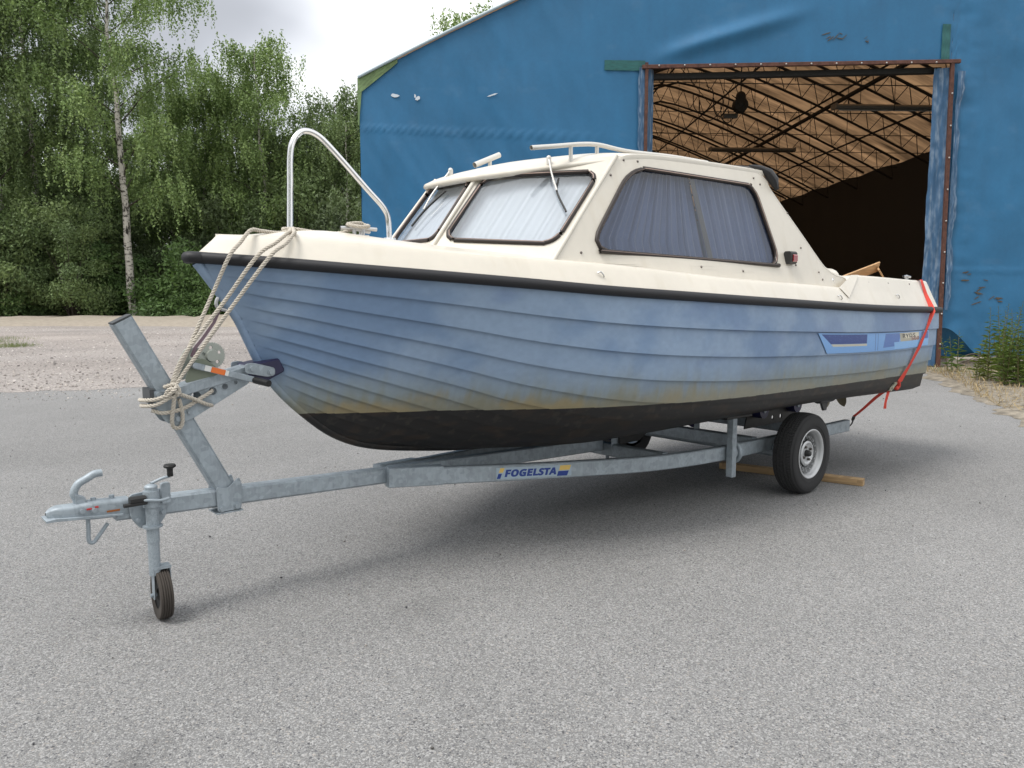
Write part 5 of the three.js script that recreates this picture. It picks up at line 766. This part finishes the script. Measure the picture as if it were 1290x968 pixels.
{
  const red = mat(null, { roughness: 0.75, map: tex(64, 256, (u, v) => { const k = 0.88 + 0.3 * (fbm(u * 16, v * 128, 2, 128) - 0.5); return [0.66 * k, 0.060 * k, 0.038 * k]; }) });
  const strap = thing('ratchet_strap', 'red ratchet strap tying the stern down to the trailer rail', 'strap', RIG, RT);
  const ribbon = (pts, w, dirs) => grid(pts.length * 6, 1, (u, v) => { const f = Math.min(pts.length - 1.001, u * (pts.length - 1)), i = f | 0, k = f - i, d = mix3(dirs[i], dirs[i + 1], k); return [0, 1, 2].map((c) => mix(pts[i][c], pts[i + 1][c], k) + d[c] * (v - 0.5) * w); });
  const R1 = [[1.70, 1.555, 0.86], [1.69, 1.552, 0.92], [1.672, 1.43, 0.968], [1.640, 1.325, 1.030], [1.62, 1.285, 1.050]], d1 = [[1, 0, 0], [1, 0, 0], [0.9, 0.1, 0.2], [0.5, 0.3, 0.5], [0.2, 0.2, 0.7]];
  obj('webbing', ribbon(R1, 0.052, d1), red, strap);
  const hullZ = (x, y) => { let a = 0, b = 1; for (let i = 0; i < 40; i++) { const m = (a + b) / 2; if (hullAt(x, m)[1] > y) a = m; else b = m; } return hullAt(x, a)[2]; };
  const R2 = [0, 0.25, 0.5, 0.75, 1].map((t) => { const x = mix(1.62, 1.19, t), y = mix(1.285, 0.735, t); return [x, y, Math.max(hullZ(x, y) + 0.030, mix(1.050, 0.955, t))]; }), d2 = [[0.2, 0.2, 0.7], [0.85, 0.3, 0.1], [0.85, -0.2, 0.1], [0.85, 0.1, 0.1], [0.8, -0.2, 0.3]];
  obj('webbing', ribbon(R2, 0.052, d2), red, strap);
  obj('webbing', ribbon([[1.11, 0.675, 0.93], [1.12, 0.60, 0.84], [1.14, 0.50, 0.74], [1.17, 0.44, 0.67], [1.18, 0.415, 0.64]], 0.034, [[0.7, -0.3, 0.5], [0.7, -0.3, 0.5], [0.8, -0.2, 0.4], [0.8, -0.2, 0.4], [0.8, -0.2, 0.4]]), red, strap);
  obj('loose_end', ribbon([[1.12, 0.68, 0.94], [1.075, 0.62, 0.945], [1.05, 0.57, 0.945], [1.045, 0.525, 0.945]], 0.026, [[0.6, -0.2, 0.6], [0.8, 0, 0.5], [0.8, 0.1, 0.4], [0.7, 0, 0.6]]), red, strap);
  obj('webbing_bundle', [tube([[1.19, 0.745, 0.955], [1.225, 0.725, 0.965], [1.245, 0.695, 0.96], [1.215, 0.675, 0.955], [1.185, 0.70, 0.955]], 0.017, 24, 8)], red, strap);
  const zn = mat([0.38, 0.37, 0.30], { roughness: 0.4, metalness: 0.6 });
  obj('ratchet_body', [bar([1.10, 0.670, 0.955], [1.20, 0.735, 0.965], 0.006, 0.035, 0.001), bar([1.11, 0.660, 0.92], [1.21, 0.725, 0.93], 0.006, 0.035, 0.001), rod([1.13, 0.685, 0.915], [1.12, 0.685, 0.97], 0.008), bar([1.08, 0.665, 0.94], [1.16, 0.72, 0.955], 0.035, 0.005, 0.001)], zn, strap);
  obj('hook', tube([[1.175, 0.425, 0.652], [1.19, 0.418, 0.646], [1.18, 0.385, 0.640], [1.150, 0.388, 0.640], [1.155, 0.415, 0.645], [1.175, 0.40, 0.642], [1.16, 0.355, 0.635], [1.125, 0.335, 0.625], [1.105, 0.345, 0.60]], 0.0055, 40, 8), mat([0.03, 0.03, 0.03], { roughness: 0.4, metalness: 0.6 }), strap);
  const woodTex = tex(256, 256, (u, v) => { const n = fbm(u * 4, v * 60 + 3 * fbm(u * 3, v * 3, 2, 3), 4, 60), k = 0.75 + 0.6 * (n - 0.5); return [0.50 * k, 0.335 * k, 0.175 * k]; });
  const woodM = mat(null, { map: scl(woodTex, 1.0), roughness: 0.8 });
  const pk = thing('wood_plank', 'short planed wooden plank lying behind the trailer wheel as a chock', 'plank', RIG, RT);
  obj('board', bar([0.27, 0.026, -0.03], [0.535, 0.026, 1.03], 0.075, 0.05, 0.003), woodM, pk);
  const bx = thing('wood_offcut', 'open end of a light wooden trough lying across the stern coaming', 'board', RIG, RT);
  const bt = mat(null, { map: scl(woodTex, 2), color: new THREE.Color(1.2, 1.1, 1.1), roughness: 0.8 });
  obj('board', bar([1.0, 1.53, 0.55], [1.32, 1.655, 0.72], 0.10, 0.014, 0.002, V(0.2, 0.6, -0.8)), bt, bx); obj('board', bar([1.30, 1.652, 0.72], [1.42, 1.54, 0.74], 0.10, 0.014, 0.002, V(0.5, 0.3, 0.8)), bt, bx); obj('board', bar([1.05, 1.50, 0.62], [1.42, 1.545, 0.73], 0.10, 0.014, 0.002), bt, bx);
}
// ---------------------------------------------------------------- weeds, grass and loose stones
{
  const wm = new THREE.MeshPhysicalMaterial({ vertexColors: true, roughness: 0.8, transmission: 0.25, thickness: 0 });
  function weed(seed, H, dense, hue) {
    const r = rng(seed), L = new Leaves(seed), st = [], stems = dense;
    for (let s = 0; s < stems; s++) { const bx = (r() - 0.5) * 0.22, bz = (r() - 0.5) * 0.22, h = H * (0.65 + 0.4 * r()), lx = (r() - 0.5) * 0.25, lz = (r() - 0.5) * 0.25; st.push(taper([[bx, 0, bz], [bx + lx * 0.4, h * 0.5, bz + lz * 0.4], [bx + lx, h, bz + lz]], [0.006, 0.005, 0.002], 5));
      const n = Math.round(h / 0.028); for (let i = 2; i < n; i++) { const t = i / n, a = i * 2.4 + r(), len = (0.13 * Math.sin(Math.PI * Math.min(1, 0.2 + t * 0.85)) + 0.03) * (0.8 + 0.4 * r()), x = bx + lx * t * t, z = bz + lz * t * t, y = h * t, ca = Math.cos(a), sa = Math.sin(a), w = len * 0.11, up = 0.55; const k = (0.8 + 0.4 * r()) ; const c = [hue[0] * k, hue[1] * k, hue[2] * k];
        const A = [x, y, z], M = [x + ca * len * 0.5, y + len * up * 0.5, z + sa * len * 0.5], E = [x + ca * len, y + len * (up - 0.35), z + sa * len], B1 = [M[0] - sa * w, M[1], M[2] + ca * w], B2 = [M[0] + sa * w, M[1], M[2] - ca * w]; L.p.push(...A, ...B1, ...E, ...A, ...E, ...B2); for (let q = 0; q < 6; q++) L.c.push(...c); } }
    return { st: merge(st), lf: L.build() };
  }
  const P = [weed(1, 1.15, 7, [0.13, 0.20, 0.030]), weed(2, 0.75, 3, [0.12, 0.20, 0.035]), weed(3, 0.95, 5, [0.16, 0.21, 0.028])], stemM = mat([0.10, 0.09, 0.03]);
  const r = rng(3);
  const spot = [[7.95, -12.2, 0], [8.15, -12.0, 0], [8.30, -12.2, 2], [8.12, -12.6, 2], [8.25, -12.7, 0], [8.0, -13.0, 2], [8.5, -12.2, 0], [8.75, -12.9, 2], [8.4, -13.3, 0], [9.0, -12.4, 0]];
  spot.forEach(([x, z, k]) => { const t = thing('weed', 'tall green leafy weed in the clump at the foot of the blue sheet', 'plant', [x, 0, z], r() * 6, 'weeds growing by the hall'); const s = 0.95 + 0.3 * r(); t.scale.set(s, s, s); obj('stems', P[k].st, stemM, t); obj('leaves', P[k].lf, wm, t); });
  [[8.42, -14.6, 1.25, 'single feathery weed standing beside the brown door post'], [9.05, -14.0, 0.95, 'slim weed growing from the dirt between door post and weed clump'], [8.62, -14.1, 0.5, 'small weed sprouting at the edge of the asphalt by the door']].forEach(([x, z, s, l]) => { const t = thing('weed', l, 'plant', [x, 0, z], r() * 6); t.scale.set(s, s, s); obj('stems', P[1].st, stemM, t); obj('leaves', P[1].lf, wm, t); });
  // dry grass and litter: uncountable
  const blade = new THREE.BufferGeometry(); blade.setAttribute('position', new THREE.Float32BufferAttribute([-0.004, 0, 0, 0.004, 0, 0, 0.02, 0.11, 0.02, -0.004, 0, 0, 0.02, 0.11, 0.02, 0.035, 0.16, 0.04], 3)); blade.computeVertexNormals();
  function scatter(name, label, n, f, cols, geo = blade) { const m = new THREE.InstancedMesh(geo, mat([1, 1, 1], { roughness: 0.9 }), n), M = new THREE.Matrix4(), q = new THREE.Quaternion(), c = new THREE.Color(); for (let i = 0; i < n; i++) { const p = f(r); q.setFromEuler(new THREE.Euler((r() - 0.5) * p.tilt, r() * 6.28, (r() - 0.5) * p.tilt)); M.compose(V(p.x, p.y || 0.004, p.z), q, V(p.s, p.s * (p.h || 1), p.s)); m.setMatrixAt(i, M); const k = cols[(r() * cols.length) | 0], j = 0.75 + 0.5 * r(); c.setRGB(k[0] * j, k[1] * j, k[2] * j); m.setColorAt(i, c); } m.name = numbered(name); m.castShadow = m.receiveShadow = true; tag(m, label, null, null, 'stuff'); m.userData.category = 'grass'; scene.add(m); return m; }
  const straw = [[0.42, 0.32, 0.17], [0.34, 0.26, 0.14], [0.26, 0.20, 0.10]], green = [[0.10, 0.15, 0.03], [0.14, 0.19, 0.05], [0.18, 0.19, 0.06]];
  scatter('dry_grass', 'dry straw and grass litter on the dirt by the door', 2600, (r) => { const z = mix(-15.2, -9.0, Math.pow(r(), 1.4)), e = mix(7.85, 6.1, sm(-15, -9, z)); return { x: e + 0.15 + 3.2 * Math.pow(r(), 1.6), z, s: 0.5 + r() * 0.8, tilt: 2.6 }; }, straw);
  scatter('green_grass', 'low green grass on the dirt by the door', 900, (r) => { const x = 8.1 + 3.0 * r(); return { x, z: mix(-14.9, -12.0, r()), s: 0.5 + r() * 0.7, tilt: 1.0 }; }, green);
  const gp = [[-16.2, -23.5, 1.0, 0.6], [-17.4, -25.5, 1.2, 0.5], [-14.9, -23.0, 0.6, 0.5], [-18.4, -27.5, 1.2, 0.7]];
  scatter('gravel_grass', 'thin tufts of green grass growing in the gravel field', 2200, (r) => { const g = gp[(r() * gp.length) | 0], a = r() * 6.28, q = Math.pow(r(), 0.7); return { x: g[0] + Math.cos(a) * q * g[2] * (0.5 + r()), z: g[1] + Math.sin(a) * q * g[3] * 1.5, s: 0.4 + r() * 0.5, tilt: 1.2, y: 0.015 }; }, green);
  const pebble = new THREE.IcosahedronGeometry(0.012, 0); { const p = pebble.attributes.position; for (let i = 0; i < p.count; i++) p.setY(i, p.getY(i) * 0.6); }
  const pb = scatter('loose_gravel', 'loose dark stones scattered over the asphalt', 900, (r) => ({ x: (r() - 0.55) * 14, z: -1.2 - Math.pow(r(), 0.7) * 11, s: 0.2 + 0.5 * r() * r(), tilt: 3, y: 0.004 }), [[0.06, 0.06, 0.065], [0.1, 0.095, 0.09], [0.2, 0.19, 0.18], [0.30, 0.28, 0.26]], pebble); pb.userData.category = 'gravel';
  const gs = scatter('gravel_stones', 'loose pale and grey stones lying on the gravel field', 16000, (r) => { const x = -34 + 33 * r(); return { x, z: -11.8 - 29 * Math.pow(r(), 1.4) - (x > -7.6 ? 0.75 * (x + 7.6) : 0), s: 0.9 + 2.6 * r() * r(), tilt: 3, y: 0.016 }; }, [[0.42, 0.38, 0.35], [0.30, 0.27, 0.25], [0.52, 0.48, 0.45], [0.22, 0.20, 0.19], [0.36, 0.33, 0.31]], pebble); gs.userData.category = 'gravel';
  const es = scatter('edge_stones', 'small stones strewn from the gravel over the asphalt edge', 2600, (r) => { const x = -24 + 22.5 * r(); const e = x < -7.6 ? -11.2 + 0.03 * (x + 7.6) : -11.3 - 0.45 * (x + 7.6); return { x, z: e + 1.8 * Math.pow(r(), 2.2) * (r() < 0.8 ? 1 : 2) - 0.5, s: 0.5 + 1.3 * r() * r(), tilt: 3, y: 0.005 }; }, [[0.42, 0.39, 0.36], [0.32, 0.30, 0.28], [0.5, 0.46, 0.43], [0.2, 0.19, 0.18]], pebble); es.userData.category = 'gravel';
  // dry branches leaning in the torn corner of the sheet
  const tw = thing('dead_branches', 'bundle of dry bent branches lying below the torn corner of the sheet', 'branches', inHall(0.75, 0.05, 0.25), HT);
  for (let k = 0; k < 7; k++) obj('branch', tube([[-0.55 + 0.1 * r(), 0.02 + 0.03 * k, 0.1 * r()], [-0.25 + 0.3 * r(), 0.05 + 0.22 * r(), 0.05], [0.1 + 0.3 * r(), 0.08 + 0.25 * r(), 0.1 * r()], [0.45 + 0.2 * r(), 0.20 * r() + 0.1, 0.15 * r()]], 0.007, 16, 5), mat([0.13, 0.105, 0.08]), tw);
}
renderer.render(scene, camera);
